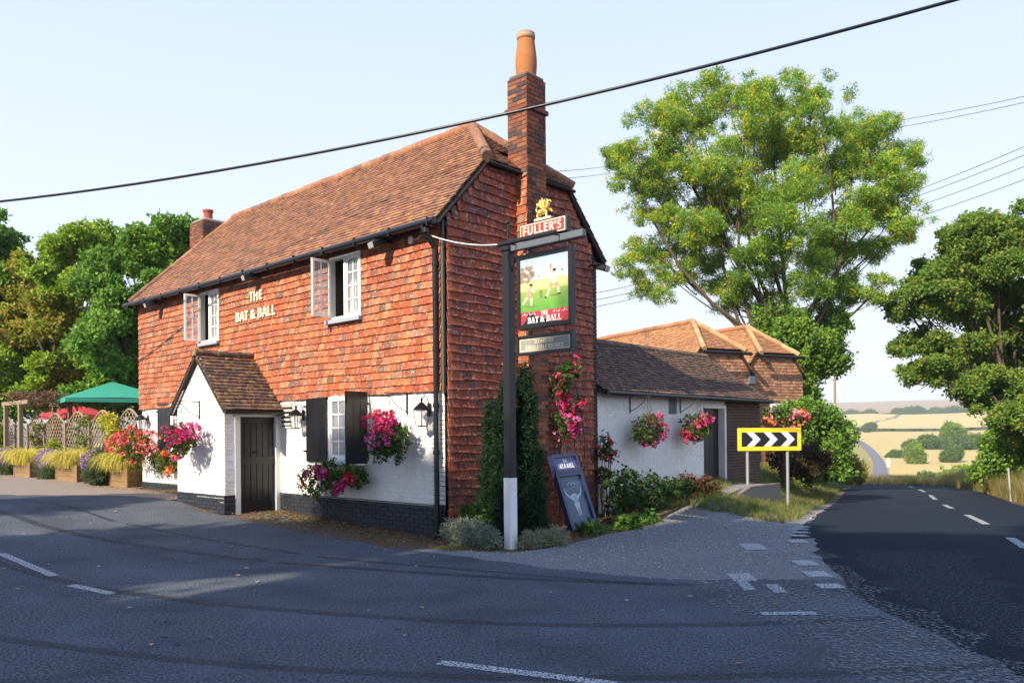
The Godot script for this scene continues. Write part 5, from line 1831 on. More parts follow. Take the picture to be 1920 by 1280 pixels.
func far_country() -> void:
	field("meadow", 78.0, 196.0, -180.0, 160.0, 0.5, lin(0.42, 0.33, 0.14))
	field("wheat_field", 196.0, 620.0, -420.0, 16.0, 1.0, lin(0.74, 0.66, 0.33))
	field("wheat_field", 620.0, 1000.0, -600.0, 30.0, 3.0, lin(0.78, 0.71, 0.38))
	field("pasture", 196.0, 330.0, 6.0, 300.0, 0.6, lin(0.4, 0.42, 0.14))
	field("wheat_field", 330.0, 1000.0, 14.0, 500.0, 2.0, lin(0.76, 0.68, 0.36))
	field("hill", 1050.0, 3200.0, -1500.0, 1200.0, 6.0, lin(0.5, 0.4, 0.26))
	var pts := []
	for i in 60:
		var t := i / 59.0
		pts.append([lerpf(120.0, 640.0, t), 2.0 + 14.0 * smoothstep(0.15, 0.85, t) - 1.5 * sin(t * 5.0)])
	for i in 20:
		pts.append([652.0 + 12.0 * i, 14.0 - 1.9 * i])
	band("distant_road", pts.slice(0, 60), 1.6, 1.25, paint(lin(0.13, 0.13, 0.15), 0.9))
	band("distant_road", pts.slice(56), 1.6, 3.4, paint(lin(0.13, 0.13, 0.15), 0.9))
	band("grass_verge", pts.slice(0, 58).map(func(q): return [q[0], q[1] + 4.2]), 2.4, 1.15, textured(lin(0.42, 0.42, 0.15), M.soil.albedo_texture, 0.1, 0.95))
	var greens := [Color(0.108, 0.204, 0.042), Color(0.144, 0.252, 0.048), Color(0.084, 0.156, 0.036), Color(0.192, 0.288, 0.054)]
	var brights := [Color(0.24, 0.384, 0.054), Color(0.312, 0.432, 0.06), Color(0.18, 0.3, 0.048)]
	var hedges := [
		["hedgerow", "long wooded hedge across the far straw field", 322.0, -10.0, -95.0, 3.4, greens, 16],
		["hedgerow", "thin dark hedge line across the pale upper field", 600.0, 2.0, -170.0, 1.6, greens, 40],
		["hedgerow", "dark clipped hedge running beside the far road", 270.0, -3.2, -4.5, 1.8, greens, 3],
		["woodland_strip", "dark wood along the skyline below the tan hill", 1010.0, 95.0, 6.0, 6.0, greens, 18],
		["woodland_strip", "dark wood right of the far lane on the skyline", 1020.0, -22.0, -190.0, 6.5, greens, 26],
		["hedgerow", "bright green bushes beyond the crest of the road", 92.0, -5.0, -26.0, 2.3, brights, 10],
		["hedgerow", "deep green bushes low in the valley past the crest", 150.0, -7.0, -60.0, 2.6, greens, 16]]
	for h in hedges:
		var lobes := []
		for i in h[7]:
			var q := ab(h[2] + rng.randf_range(-4, 4), lerpf(h[3], h[4], i / float(maxi(1, h[7] - 1))) + rng.randf_range(-1, 1))
			var r: float = h[5] * rng.randf_range(0.75, 1.25)
			lobes.append([on_ground(q.x, q.y, r * 0.7), Vector3(r * 1.35, r, r * 1.35)])
		var c := ab(h[2], (h[3] + h[4]) * 0.5)
		var big: float = clampf(h[5] * 0.62, 1.3, 5.0)
		bush(h[0], h[1], on_ground(c.x, c.y), lobes, 70.0 / (big * big) * 3.0, Vector2(big * 0.8, big * 1.3), h[6], M.fat_spray, "hedge", "", false)
	for q in [[238.0, -9.0, 4.2, brights, "round bright green tree in the valley by the far road"], [246.0, -17.5, 3.6, greens, "dark round tree standing in the valley stubble"], [575.0, 5.0, 5.0, greens, "small dark tree where the far road bends"], [335.0, -24.0, 6.5, brights, "tall pale crowned tree rising out of the far hedge"]]:
		var g := ab(q[0], q[1])
		var f := on_ground(g.x, g.y)
		var r: float = q[2]
		var lobes := []
		for i in 6:
			lobes.append([f + Vector3(rng.randf_range(-0.5, 0.5) * r, r * rng.randf_range(0.55, 1.1), rng.randf_range(-0.5, 0.5) * r), r * 0.62])
		tree("valley_tree", q[4], f, f + Vector3(0, r * 0.5, 0), 0.25, lobes, 60, Vector2(1.6, 2.6), q[3], M.fat_spray, "trees in the valley", false)
	# far telegraph pole and warning sign
	var pp := at(1566, 800, 62)
	var pf := on_ground(pp.x, pp.z)
	var t := thing("telegraph_pole", "bare wooden telegraph pole beyond the green bush", "pole", pf)
	var mb := MB.new()
	mb.tube(PackedVector3Array([Vector3(0, -0.3, 0), Vector3(0.05, at(1563, 708, 62).y - pf.y, 0.05)]), 0.14, 0.09, 8)
	obj("shaft", mb, M.trellis, t)
	mb = MB.new()
	mb.box(Transform3D(Basis(Vector3.UP, YAW), Vector3(0.04, at(1563, 712, 62).y - pf.y, 0.04)), Vector3(0.5, 0.07, 0.07))
	obj("crossarm", mb, M.trellis, t)
	var ws := ab(56.0, -1.0)
	ws = Vector2(at(1666, 880, 62).x, at(1666, 880, 62).z)
	var wf := on_ground(ws.x, ws.y)
	t = thing("warning_sign", "pale triangular road sign on a pole past the crest", "road sign", wf)
	t.rotation.y = YAW
	mb = MB.new()
	mb.tube(PackedVector3Array([Vector3(0, -0.2, 0), Vector3(0, at(1666, 860, 62).y - wf.y, 0)]), 0.04, 0.04, 6)
	obj("pole", mb, M.steel, t)
	mb = MB.new()
	mb.prism(PackedVector2Array([Vector2(-0.2, 0), Vector2(0.2, 0), Vector2(0, 0.35)]), Transform3D(Basis(), Vector3(0, at(1666, 866, 62).y - wf.y, 0.05)), 0.03)
	mb.bx(Vector3(-0.13, at(1666, 875, 62).y - wf.y, 0.04), Vector3(0.13, at(1666, 868, 62).y - wf.y, 0.06))
	obj("plate", mb, M.white_paint, t)


func px_lobes(list: Array, t: float, depth := 1.3) -> Array:
	var out := []
	for q in list:
		var r: float = q[2] * t / F_PX
		var o := at(q[0], q[1], t + rng.randf_range(-1, 1) * r * depth)
		out.append([o, Vector3(r * 1.08, r, r * 1.08)] + ([q[3]] if q.size() > 3 else []))
	return out


func trees() -> void:
	var ash := [Color(0.26, 0.46, 0.07), Color(0.2, 0.38, 0.06), Color(0.44, 0.54, 0.06), Color(0.62, 0.6, 0.06), Color(0.3, 0.5, 0.075), Color(0.15, 0.3, 0.055)]
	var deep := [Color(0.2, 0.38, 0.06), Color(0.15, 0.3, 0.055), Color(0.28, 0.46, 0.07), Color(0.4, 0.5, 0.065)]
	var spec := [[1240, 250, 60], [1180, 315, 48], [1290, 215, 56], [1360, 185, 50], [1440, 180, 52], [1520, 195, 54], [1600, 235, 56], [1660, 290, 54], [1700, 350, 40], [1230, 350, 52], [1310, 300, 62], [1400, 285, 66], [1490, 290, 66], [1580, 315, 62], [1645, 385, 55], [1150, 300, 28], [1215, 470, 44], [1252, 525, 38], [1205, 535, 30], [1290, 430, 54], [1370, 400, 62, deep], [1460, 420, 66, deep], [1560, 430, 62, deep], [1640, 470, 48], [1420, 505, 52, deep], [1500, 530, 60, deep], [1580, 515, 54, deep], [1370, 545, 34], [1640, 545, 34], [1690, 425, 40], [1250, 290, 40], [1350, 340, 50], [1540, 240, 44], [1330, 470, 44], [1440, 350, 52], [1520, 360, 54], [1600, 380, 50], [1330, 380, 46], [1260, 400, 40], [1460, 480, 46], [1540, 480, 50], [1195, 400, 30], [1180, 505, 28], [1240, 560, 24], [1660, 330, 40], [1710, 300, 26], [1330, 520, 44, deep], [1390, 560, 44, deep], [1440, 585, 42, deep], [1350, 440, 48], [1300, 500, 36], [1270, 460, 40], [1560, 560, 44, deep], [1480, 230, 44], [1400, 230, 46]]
	var foot := at(1505, 812, 33)
	foot.y = ground_y(foot.x, foot.z)
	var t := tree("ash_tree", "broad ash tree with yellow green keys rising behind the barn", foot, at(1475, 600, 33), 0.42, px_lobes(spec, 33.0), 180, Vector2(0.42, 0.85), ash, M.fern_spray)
	var ivy := px_lobes([[1480, 620, 48], [1530, 655, 46], [1500, 705, 44], [1440, 600, 34], [1560, 610, 40], [1505, 745, 40], [1560, 680, 34], [1450, 650, 34]], 32.4, 0.6).map(func(l): return [l[0] - foot] + l.slice(1))
	foliage("ivy", ivy, 260, Vector2(0.6, 1.0), [Color(0.2, 0.36, 0.05), Color(0.26, 0.42, 0.06), Color(0.13, 0.25, 0.045)], M.fat_spray, M.leaf, t)
	var maple := [Color(0.16, 0.29, 0.045), Color(0.12, 0.23, 0.04), Color(0.22, 0.34, 0.05), Color(0.28, 0.34, 0.06)]
	var rfoot := at(1900, 880, 32)
	rfoot.y = ground_y(rfoot.x, rfoot.z)
	var right := [[1780, 500, 66], [1850, 470, 72], [1930, 480, 80], [1735, 570, 56], [1820, 580, 72], [1905, 590, 80], [1705, 640, 42], [1770, 665, 62], [1850, 690, 72], [1935, 700, 80], [1735, 700, 38], [1800, 722, 46], [1870, 740, 54], [1950, 770, 76], [1690, 560, 34], [1990, 600, 90], [2030, 480, 100], [1870, 430, 46], [2050, 700, 100], [1800, 440, 40]]
	var rt := tree("maple_tree", "dense dark field maple overhanging the road verge", rfoot, at(1892, 720, 32), 0.4, px_lobes(right, 32.0), 230, Vector2(0.5, 0.85), maple, M.fat_spray)
	var rivy := px_lobes([[1885, 830, 38], [1900, 790, 40], [1868, 855, 30], [1920, 850, 40], [1890, 880, 34], [1850, 880, 20], [1940, 880, 40], [1830, 890, 14]], 31.6, 0.5).map(func(l): return [l[0] - rfoot] + l.slice(1))
	foliage("ivy", rivy, 420, Vector2(0.6, 1.0), [Color(0.2, 0.36, 0.05), Color(0.26, 0.42, 0.06), Color(0.13, 0.25, 0.045)], M.fat_spray, M.leaf, rt)
	# beyond the beer garden
	var dark := [Color(0.15, 0.31, 0.05), Color(0.2, 0.39, 0.06), Color(0.11, 0.24, 0.045), Color(0.26, 0.45, 0.07)]
	var lime := [Color(0.3, 0.46, 0.055), Color(0.38, 0.52, 0.06), Color(0.22, 0.36, 0.05)]
	var gold := [Color(0.44, 0.4, 0.07), Color(0.34, 0.42, 0.06), Color(0.46, 0.34, 0.09), Color(0.24, 0.34, 0.05)]
	var sets := [
		["sycamore_tree", "dense green sycamore close to the pub's far end", 31.0, [[300, 460, 56], [345, 440, 34], [240, 490, 56], [190, 520, 46], [290, 560, 64], [220, 590, 64], [330, 540, 44], [260, 660, 64], [190, 660, 54], [320, 640, 50], [250, 720, 44], [310, 720, 44], [180, 730, 40]], dark, 230],
		["sycamore_tree", "lime green spreading tree with open tiers left of the sycamore", 34.0, [[150, 460, 44], [110, 480, 36], [190, 460, 36], [90, 520, 34], [140, 540, 44], [60, 570, 40, gold], [110, 600, 44, gold], [30, 620, 40, gold], [70, 660, 50], [130, 680, 48], [20, 700, 50], [90, 730, 44], [150, 740, 40], [40, 500, 24, gold]], lime, 230],
		["sycamore_tree", "dark tree at the far edge of the beer garden", 37.0, [[10, 470, 40], [-40, 450, 50], [20, 540, 36], [-30, 560, 60], [-20, 650, 60], [-60, 730, 60], [30, 720, 40], [-90, 520, 60]], dark, 260]]
	for s in sets:
		var ls := px_lobes(s[3], s[2])
		var c := Vector3.ZERO
		for l in ls:
			c += l[0]
		c /= ls.size()
		var f := on_ground(c.x, c.z)
		tree(s[0], s[1], f, f.lerp(c, 0.75), 0.3, ls, s[5], Vector2(0.65, 1.1), s[4], M.fat_spray, "trees beyond the beer garden")
	var shade := []
	for i in 9:
		shade.append([at(lerpf(-60, 330, i / 8.0), 735, 35.5) + Vector3(0, rng.randf_range(-0.6, 0.4), 0), Vector3(1.3, 1.4, 1.1)])
	bush("laurel_hedge", "dark laurel hedge closing the back of the beer garden", on_ground(at(140, 760, 35.5).x, at(140, 760, 35.5).z), shade, 120, Vector2(0.8, 1.3), dark, M.fat_spray, "hedge")
	# trees on the near side of the road, behind the viewer: they shade the junction and the lower front wall
	var back := [["lime_tree", Vector3(-1.2, 0, 21.5), 15.6, 4.2], ["lime_tree", Vector3(-7.4, 0, 21.0), 12.8, 3.5], ["lime_tree", Vector3(4.2, 0, 22.0), 17.8, 3.6], ["lime_tree", Vector3(10.8, 0, 22.5), 24.0, 4.9], ["lime_tree", Vector3(18.5, 0, 21.0), 24.0, 5.0], ["lime_tree", Vector3(7.4, 0, 25.0), 20.0, 4.0]]
	var said := ["spreading lime tree across the lane facing the pub front", "small lime tree across the lane facing the porch", "tall lime tree across the road opposite the pub corner", "tall lime tree behind the junction on the near verge", "lime tree at the end of the near verge row", "slender lime tree set back between the tall limes"]
	for i in back.size():
		var q: Array = back[i]
		var f: Vector3 = on_ground(q[1].x, q[1].z)
		var hh: float = q[2]
		var rr: float = q[3]
		var ls := []
		for k in 16:
			var y := rng.randf()
			var a := k * 2.4
			var rad := rr * (0.62 - 0.3 * y) * sqrt(rng.randf_range(0.2, 1.0))
			ls.append([f + Vector3(cos(a) * rad, lerpf(hh * 0.42, hh - rr * 0.42, y), sin(a) * rad), rr * 0.42])
		ls.append([f + Vector3(0, hh - rr * 0.42, 0), rr * 0.42])
		tree(q[0], said[i], f, f + Vector3(0, hh * 0.5, 0), 0.35, ls, 120, Vector2(1.3, 2.0), dark, M.fat_spray, "trees on the near side of the road", false)


func turf(called: String, label: String, category: String, spots: Array, mesh: Mesh, cols: Array, sc: Vector2) -> void:
	var xs := []
	var cc := PackedColorArray()
	for q in spots:
		xs.append(Transform3D(Basis(Vector3.UP, rng.randf() * TAU).scaled(Vector3.ONE * rng.randf_range(sc.x, sc.y)), on_ground(q.x, q.y, -0.01)))
		cc.append(vary(pick(cols), 0.2))
	var o := scatter(called, mesh, M.leaf, xs, cc, self)
	tag(o, label, category, "", "stuff")


func spread(n: int, a0: float, a1: float, b0: float, b1: float, thin := 0.0) -> Array:
	var out := []
	for i in n:
		var p := ab(rng.randf_range(a0, a1), rng.randf_range(b0, b1))
		if noise.get_noise_2d(p.x * 6.0, p.y * 6.0) > thin - 0.35:
			out.append(p)
	return out


func litter(called: String, label: String, spots: Array, cols: Array, size: Vector2) -> void:
	var mb := MB.new()
	mb.tri(Vector3(0, 0, 0), Vector3(0.5, 0.12, 0.28), Vector3(1, 0, 0))
	mb.tri(Vector3(0, 0, 0), Vector3(1, 0, 0), Vector3(0.5, 0.1, -0.28))
	var mesh := mb.mesh()
	var xs := []
	var cc := PackedColorArray()
	for q in spots:
		var b := Basis(Vector3.UP, rng.randf() * TAU) * Basis(Vector3.RIGHT, rng.randf_range(-0.4, 0.4))
		xs.append(Transform3D(b.scaled(Vector3.ONE * rng.randf_range(size.x, size.y)), on_ground(q.x, q.y, 0.036)))
		cc.append(vary(pick(cols), 0.3))
	var o := scatter(called, mesh, M.petal, xs, cc, self)
	tag(o, label, "litter", "", "stuff")


func planting() -> void:
	var pinks := [Color(0.62, 0.05, 0.2), Color(0.7, 0.03, 0.06), Color(0.7, 0.16, 0.36), Color(0.55, 0.03, 0.22)]
	var reds := [Color(0.6, 0.02, 0.03), Color(0.6, 0.04, 0.16), Color(0.72, 0.1, 0.28)]
	var corals := [Color(0.75, 0.12, 0.08), Color(0.78, 0.25, 0.22), Color(0.7, 0.04, 0.05), Color(0.75, 0.35, 0.05), Color(0.78, 0.3, 0.36)]
	var ups := Vector3(0, 0, 1)
	var side := Vector3(1, 0, 0)
	basket("full basket of pink and red geraniums right of the shuttered window", Vector3(-0.9, 1.62, 0.42), Vector3(0.74, 0.48, 0.38), pinks, Vector3(-0.93, 2.36, 0.03), ups)
	basket("round basket of magenta geraniums on the white porch gable", Vector3(-5.8, 1.64, 1.6), Vector3(0.74, 0.38, 0.34), [Color(0.6, 0.04, 0.24), Color(0.66, 0.1, 0.34), Color(0.55, 0.02, 0.12)], Vector3(-5.8, 2.36, 1.22), ups)
	basket("broad basket of coral and orange flowers near the planters", Vector3(-10.5, 1.5, 0.55), Vector3(1.1, 0.52, 0.44), corals, Vector3(-10.6, 2.3, 0.03), ups, 0.8, false)
	basket("crimson flower basket nearest the gable on the annexe wall", Vector3(0.42, 1.78, -5.2), Vector3(0.4, 0.42, 0.62), reds, Vector3(0.0, 2.42, -5.2), side)
	basket("crimson flower basket beside the annexe doorway", Vector3(0.42, 1.83, -7.2), Vector3(0.4, 0.4, 0.72), reds, Vector3(0.0, 2.44, -7.2), side)
	basket("pink fuchsia basket on the tile hung gable above the menu board", Vector3(0.42, 1.9, -2.55), Vector3(0.3, 0.4, 0.4), [Color(0.62, 0.06, 0.28), Color(0.7, 0.2, 0.45), Color(0.6, 0.02, 0.1)], Vector3(0.05, 2.4, -2.55), side, 1.0, false)
	for q in [["window box of pink geraniums and yellow trailers under the shuttered window", -3.35, -1.95, 0.95, pinks], ["window box of coral geraniums under the window left of the porch", -9.9, -8.6, 1.05, corals]]:
		var x0: float = q[1]
		var x1: float = q[2]
		var y: float = q[3]
		var t := thing("window_box", q[0], "window box", Vector3((x0 + x1) * 0.5, y, 0.16), "window boxes on the pub front")
		var mb := MB.new()
		mb.cbox(Transform3D(Basis(Vector3(0, 0, 1), PI / 2), Vector3(0, 0, 0)), Vector3(0.2, x1 - x0 - 0.15, 0.22), 0.01)
		obj("trough", mb, M.black_paint, t)
		var w := (x1 - x0) * 0.5
		var lobes := []
		for i in 6:
			lobes.append([Vector3(lerpf(-w, w, i / 5.0), rng.randf_range(-0.16, 0.12), rng.randf_range(0.08, 0.2)), Vector3(0.27, 0.28, 0.18)])
		foliage("leaves", lobes, 900, Vector2(0.55, 1.0), [Color(0.05, 0.11, 0.025), Color(0.09, 0.17, 0.03), Color(0.2, 0.24, 0.03)], M.small_spray, M.leaf, t)
		var xs := []
		var cc := PackedColorArray()
		var fl := []
		for i in 5:
			fl.append([Vector3(lerpf(-w, w, i / 4.0) + rng.randf_range(-0.1, 0.1), rng.randf_range(-0.2, 0.25), rng.randf_range(0.16, 0.32)), Vector3(0.2, 0.15, 0.1), [q[4][i % 4], q[4][(i + 1) % 4]]])
		cc = lobes_fill(fl, 900, Vector2(0.7, 1.2), q[4], xs, cc, 0.6, 0.15)
		scatter("flowers", M.flower, M.petal, xs, cc, t)
	# climbing roses
	for q in [["climbing red rose trained up the brick breast of the gable", Vector3(0.1, 0.1, -3.1), [[Vector3(0.42, 2.55, -2.4), 0.3], [Vector3(0.4, 2.85, -2.75), 0.22], [Vector3(0.4, 2.25, -2.65), 0.28]], 0.0], ["small red rose climbing where the annexe meets the gable", Vector3(0.25, 0.1, -3.95), [[Vector3(0.2, 1.5, -4.0), 0.2], [Vector3(0.2, 1.25, -4.05), 0.24], [Vector3(0.2, 0.85, -3.95), 0.22]], 0.0]]:
		var t := bush("climbing_rose", q[0], q[1], q[2], 420, Vector2(0.8, 1.3), [Color(0.04, 0.09, 0.025), Color(0.07, 0.13, 0.03), Color(0.1, 0.16, 0.04)], M.small_spray, "rose")
		var xs := []
		var cc := PackedColorArray()
		cc = lobes_fill(q[2].map(func(l): return [l[0] - q[1] + Vector3(0.06, 0, 0.03), l[1] * 0.95]), 150, Vector2(1.0, 1.7), [Color(0.62, 0.02, 0.06), Color(0.6, 0.04, 0.14)], xs, cc, 0.7, 0.15)
		scatter("flowers", M.flower, M.petal, xs, cc, t)
	# cypresses, silver shrubs and the bed round the gable corner
	var needle := [Color(0.016, 0.042, 0.022), Color(0.024, 0.06, 0.03), Color(0.035, 0.08, 0.035)]
	for q in [["tall dark cypress behind the sign post", 1.08, -0.7, 2.65, 0.4], ["slim cypress between the sign post and the gable tiles", 0.72, -0.3, 2.1, 0.2], ["cypress tucked against the sign post", 1.05, -0.25, 2.35, 0.2]]:
		var f := on_ground(q[1], q[2])
		var lobes := []
		for i in 12:
			var k := i / 11.0
			var r: float = q[4] * (1.0 - k * 0.82) * (0.75 + 0.25 * sin(k * 3.0 + 1.0)) + 0.04
			lobes.append([f + Vector3(rng.randf_range(-0.04, 0.04), 0.1 + k * (q[3] - 0.15), rng.randf_range(-0.04, 0.04)), Vector3(r, maxf(r, 0.2), r)])
		bush("cypress_tree", q[0], f, lobes, 2600, Vector2(0.8, 1.3), needle, M.needle_spray, "conifer", "cypresses by the gable", false)
	var silver := [Color(0.34, 0.38, 0.33), Color(0.27, 0.32, 0.28), Color(0.42, 0.45, 0.38), Color(0.22, 0.26, 0.2)]
	bush("silver_shrub", "silvery lavender cotton shrub between downpipe and sign post", on_ground(0.85, 0.35), [[on_ground(0.62, 0.3, 0.16), Vector3(0.32, 0.26, 0.26)], [on_ground(0.95, 0.3, 0.18), Vector3(0.34, 0.28, 0.26)], [on_ground(1.22, 0.28, 0.14), Vector3(0.26, 0.22, 0.24)]], 1500, Vector2(0.6, 1.0), silver, M.needle_spray, "shrub", "", false)
	bush("silver_shrub", "pale dry silvery shrub beyond the white post base", on_ground(1.75, -0.3), [[on_ground(1.7, -0.15, 0.12), Vector3(0.25, 0.18, 0.24)], [on_ground(1.82, -0.5, 0.12), Vector3(0.26, 0.18, 0.26)]], 1500, Vector2(0.6, 1.0), [Color(0.36, 0.35, 0.24), Color(0.28, 0.3, 0.2), Color(0.4, 0.38, 0.3)], M.needle_spray, "shrub", "", false)
	bush("green_shrub", "small bright leafed shrub at the foot of the tiled corner", on_ground(0.5, -0.15), [[Vector3(0.45, 0.42, -0.1), 0.2], [Vector3(0.78, 0.4, -0.2), 0.2], [Vector3(0.6, 0.25, -0.1), 0.2]], 700, Vector2(0.9, 1.4), [Color(0.09, 0.2, 0.03), Color(0.14, 0.26, 0.04), Color(0.06, 0.13, 0.025)], M.small_spray)
	bush("dark_shrub", "dark leafy shrubs in the bed under the annexe wall", on_ground(0.9, -4.3), [[on_ground(0.75, -3.7, 0.45), Vector3(0.5, 0.5, 0.5)], [on_ground(0.85, -4.5, 0.4), Vector3(0.5, 0.45, 0.55)], [on_ground(0.95, -5.4, 0.25), Vector3(0.45, 0.35, 0.5)], [on_ground(0.6, -4.2, 0.6), Vector3(0.35, 0.4, 0.4)]], 420, Vector2(0.9, 1.4), [Color(0.035, 0.08, 0.025), Color(0.06, 0.12, 0.03), Color(0.05, 0.08, 0.03)], M.small_spray)
	bush("russet_shrub", "low russet leaved shrub beside the ramp", on_ground(1.0, -6.3), [[on_ground(0.9, -6.0, 0.25), Vector3(0.35, 0.3, 0.4)], [on_ground(1.05, -6.5, 0.2), Vector3(0.3, 0.25, 0.35)]], 520, Vector2(0.8, 1.2), [Color(0.14, 0.05, 0.03), Color(0.1, 0.06, 0.03), Color(0.18, 0.09, 0.05)], M.small_spray)
	bush("leafy_weed", "bright green leafy weeds in front of the menu board", on_ground(1.45, -2.6), [[on_ground(1.4, -2.0, 0.06), Vector3(0.2, 0.14, 0.3)], [on_ground(1.45, -2.8, 0.08), Vector3(0.22, 0.16, 0.35)], [on_ground(1.4, -3.6, 0.08), Vector3(0.2, 0.16, 0.3)]], 800, Vector2(1.2, 1.9), [Color(0.1, 0.22, 0.035), Color(0.15, 0.28, 0.05), Color(0.07, 0.15, 0.03)], M.small_spray, "plant", "", false)
	# bushes at the road side past the chevrons
	var hedge := [Color(0.221, 0.403, 0.0585), Color(0.156, 0.299, 0.052), Color(0.286, 0.468, 0.078), Color(0.104, 0.195, 0.039)]
	var hp := at(1545, 860, 26.5)
	bush("roadside_bush", "big bright green bush at the corner of the barn", on_ground(hp.x, hp.z), px_lobes([[1505, 780, 38], [1540, 790, 42], [1570, 815, 34], [1530, 840, 40], [1565, 850, 30], [1495, 820, 34], [1480, 775, 24], [1545, 875, 34], [1575, 880, 26], [1515, 880, 30]], 26.5, 0.8), 520, Vector2(0.45, 0.8), hedge, M.fat_spray, "shrub", "", false)
	hp = at(1525, 880, 24.0)
	bush("russet_bush", "dull russet bush below the green one behind the chevrons", on_ground(hp.x, hp.z), px_lobes([[1515, 850, 24], [1540, 865, 22], [1495, 870, 24], [1460, 860, 20], [1520, 885, 22], [1480, 885, 18]], 24.0, 0.8), 500, Vector2(0.35, 0.6), [Color(0.12, 0.06, 0.035), Color(0.08, 0.06, 0.03), Color(0.05, 0.07, 0.03)], M.fat_spray, "shrub", "", false)
	hp = at(1600, 890, 36.0)
	bush("golden_hedge", "straw coloured overgrown hedge where the bank meets the road", on_ground(hp.x, hp.z), px_lobes([[1590, 868, 22], [1608, 882, 20], [1575, 880, 20], [1595, 895, 20], [1615, 897, 14]], 36.0, 0.8), 420, Vector2(0.5, 0.9), [Color(0.5, 0.4, 0.14), Color(0.36, 0.33, 0.1), Color(0.25, 0.3, 0.08)], M.fern_spray, "hedge", "", false)
	hp = at(1470, 850, 23.0)
	var rb := bush("rose_bush", "coral rose bush by the barn window", on_ground(hp.x, hp.z), px_lobes([[1450, 785, 20], [1500, 790, 22], [1475, 800, 20]], 23.0, 0.6), 420, Vector2(0.35, 0.6), [Color(0.1, 0.17, 0.03), Color(0.07, 0.12, 0.03)], M.fat_spray, "rose")
	var xs := []
	var cc := PackedColorArray()
	cc = lobes_fill(px_lobes([[1500, 782, 18], [1445, 785, 14], [1480, 795, 12]], 22.8, 0.4).map(func(l): return [l[0] - rb.position, l[1]]), 500, Vector2(1.3, 2.0), corals, xs, cc, 0.7, 0.15)
	scatter("flowers", M.flower, M.petal, xs, cc, rb)
	# grass on the banks, tall on the far verge, dry by the crest
	turf("bank_grass", "short half dry grass on the bank below the chevron sign", "grass", spread(11000, 2.5, 34.0, 3.3, 6.8, -0.1), M.tuft, [Color(0.3, 0.26, 0.09), Color(0.18, 0.22, 0.06), Color(0.4, 0.33, 0.14), Color(0.14, 0.22, 0.05), Color(0.2, 0.28, 0.07)], Vector2(0.45, 1.0))
	turf("verge_grass", "tall golden grasses on the verge under the maple", "grass", spread(4600, 4.0, 52.0, -7.0, -2.25, -0.2), M.meadow, [Color(0.36, 0.28, 0.1), Color(0.24, 0.25, 0.07), Color(0.42, 0.32, 0.14), Color(0.17, 0.21, 0.06)], Vector2(0.7, 1.4))
	turf("crest_grass", "pale dry grass along the crest of the road", "grass", spread(1800, 44.0, 64.0, -9.0, 9.0, -0.3), M.meadow, [Color(0.42, 0.34, 0.15), Color(0.36, 0.3, 0.12), Color(0.3, 0.28, 0.1)], Vector2(0.8, 1.3))
	var edge := []
	for i in 1500:
		var t := rng.randf()
		var p := Vector2(lerpf(0.7, 1.7, t), lerpf(0.75, -5.6, t * t))
		edge.append(p + Vector2(rng.randf_range(-0.18, 0.3), rng.randf_range(-0.12, 0.2)))
	turf("dry_edge_grass", "strawy dead grass edging the bed at the pub corner", "grass", edge, M.tuft, [Color(0.38, 0.28, 0.12), Color(0.3, 0.22, 0.1), Color(0.2, 0.22, 0.07)], Vector2(0.14, 0.32))
	var wallfoot := []
	var petals := []
	for i in 2600:
		wallfoot.append(Vector2(rng.randf_range(-9.0, 0.6), 0.06 + absf(rng.randfn(0.0, 0.45))))
	for i in 160:
		petals.append(Vector2(rng.randf_range(-9.0, 0.4), rng.randf_range(0.1, 1.5)))
	wallfoot = wallfoot.filter(func(q): return not (q.x > -6.8 and q.x < -4.8 and q.y < 1.22))
	for i in 500:
		wallfoot.append(Vector2(rng.randf_range(-13.0, -6.9), rng.randf_range(0.05, 0.9)))
	litter("leaf_litter", "brown leaves and dry scraps along the foot of the front wall", wallfoot, [Color(0.3, 0.16, 0.06), Color(0.22, 0.13, 0.06), Color(0.4, 0.24, 0.09), Color(0.16, 0.1, 0.06)], Vector2(0.025, 0.06))
	litter("fallen_petals", "pink fallen petals at the foot of the front wall", petals, [Color(0.6, 0.08, 0.2), Color(0.5, 0.05, 0.08)], Vector2(0.03, 0.06))
	var bed := []
	for i in 900:
		bed.append(Vector2(rng.randf_range(0.3, 1.5), rng.randf_range(-6.0, 0.3)))
	litter("bark_mulch", "red brown bark mulch on the bed beside the gable", bed, [Color(0.14, 0.05, 0.03), Color(0.1, 0.045, 0.03), Color(0.2, 0.08, 0.04)], Vector2(0.03, 0.08))
	var weeds := []
	for i in 260:
		weeds.append(Vector2(rng.randf_range(-4.7, 0.0), 0.1 + absf(rng.randfn(0.0, 0.35))))
	turf("wall_weeds", "small weeds in the dirt along the front plinth", "weeds", weeds, M.tuft, [Color(0.12, 0.17, 0.05), Color(0.25, 0.22, 0.08)], Vector2(0.12, 0.28))
	var pebble := MB.new()
	pebble.ball(Vector3.ZERO, Vector3(1, 0.6, 0.8), Color.WHITE, 6)
	var sx := []
	var sc := PackedColorArray()
	var apron := PackedVector2Array([Vector2(0.9, 0.8), Vector2(1.9, 0.4), Vector2(1.8, -3.5), Vector2(1.5, -5.6), Vector2(2.3, -6.8), ab(12.0, 3.9), ab(12.0, 3.1), ab(0.5, 3.0), Vector2(5.9, -0.6), Vector2(5.2, 0.7), Vector2(3.0, 1.2)])
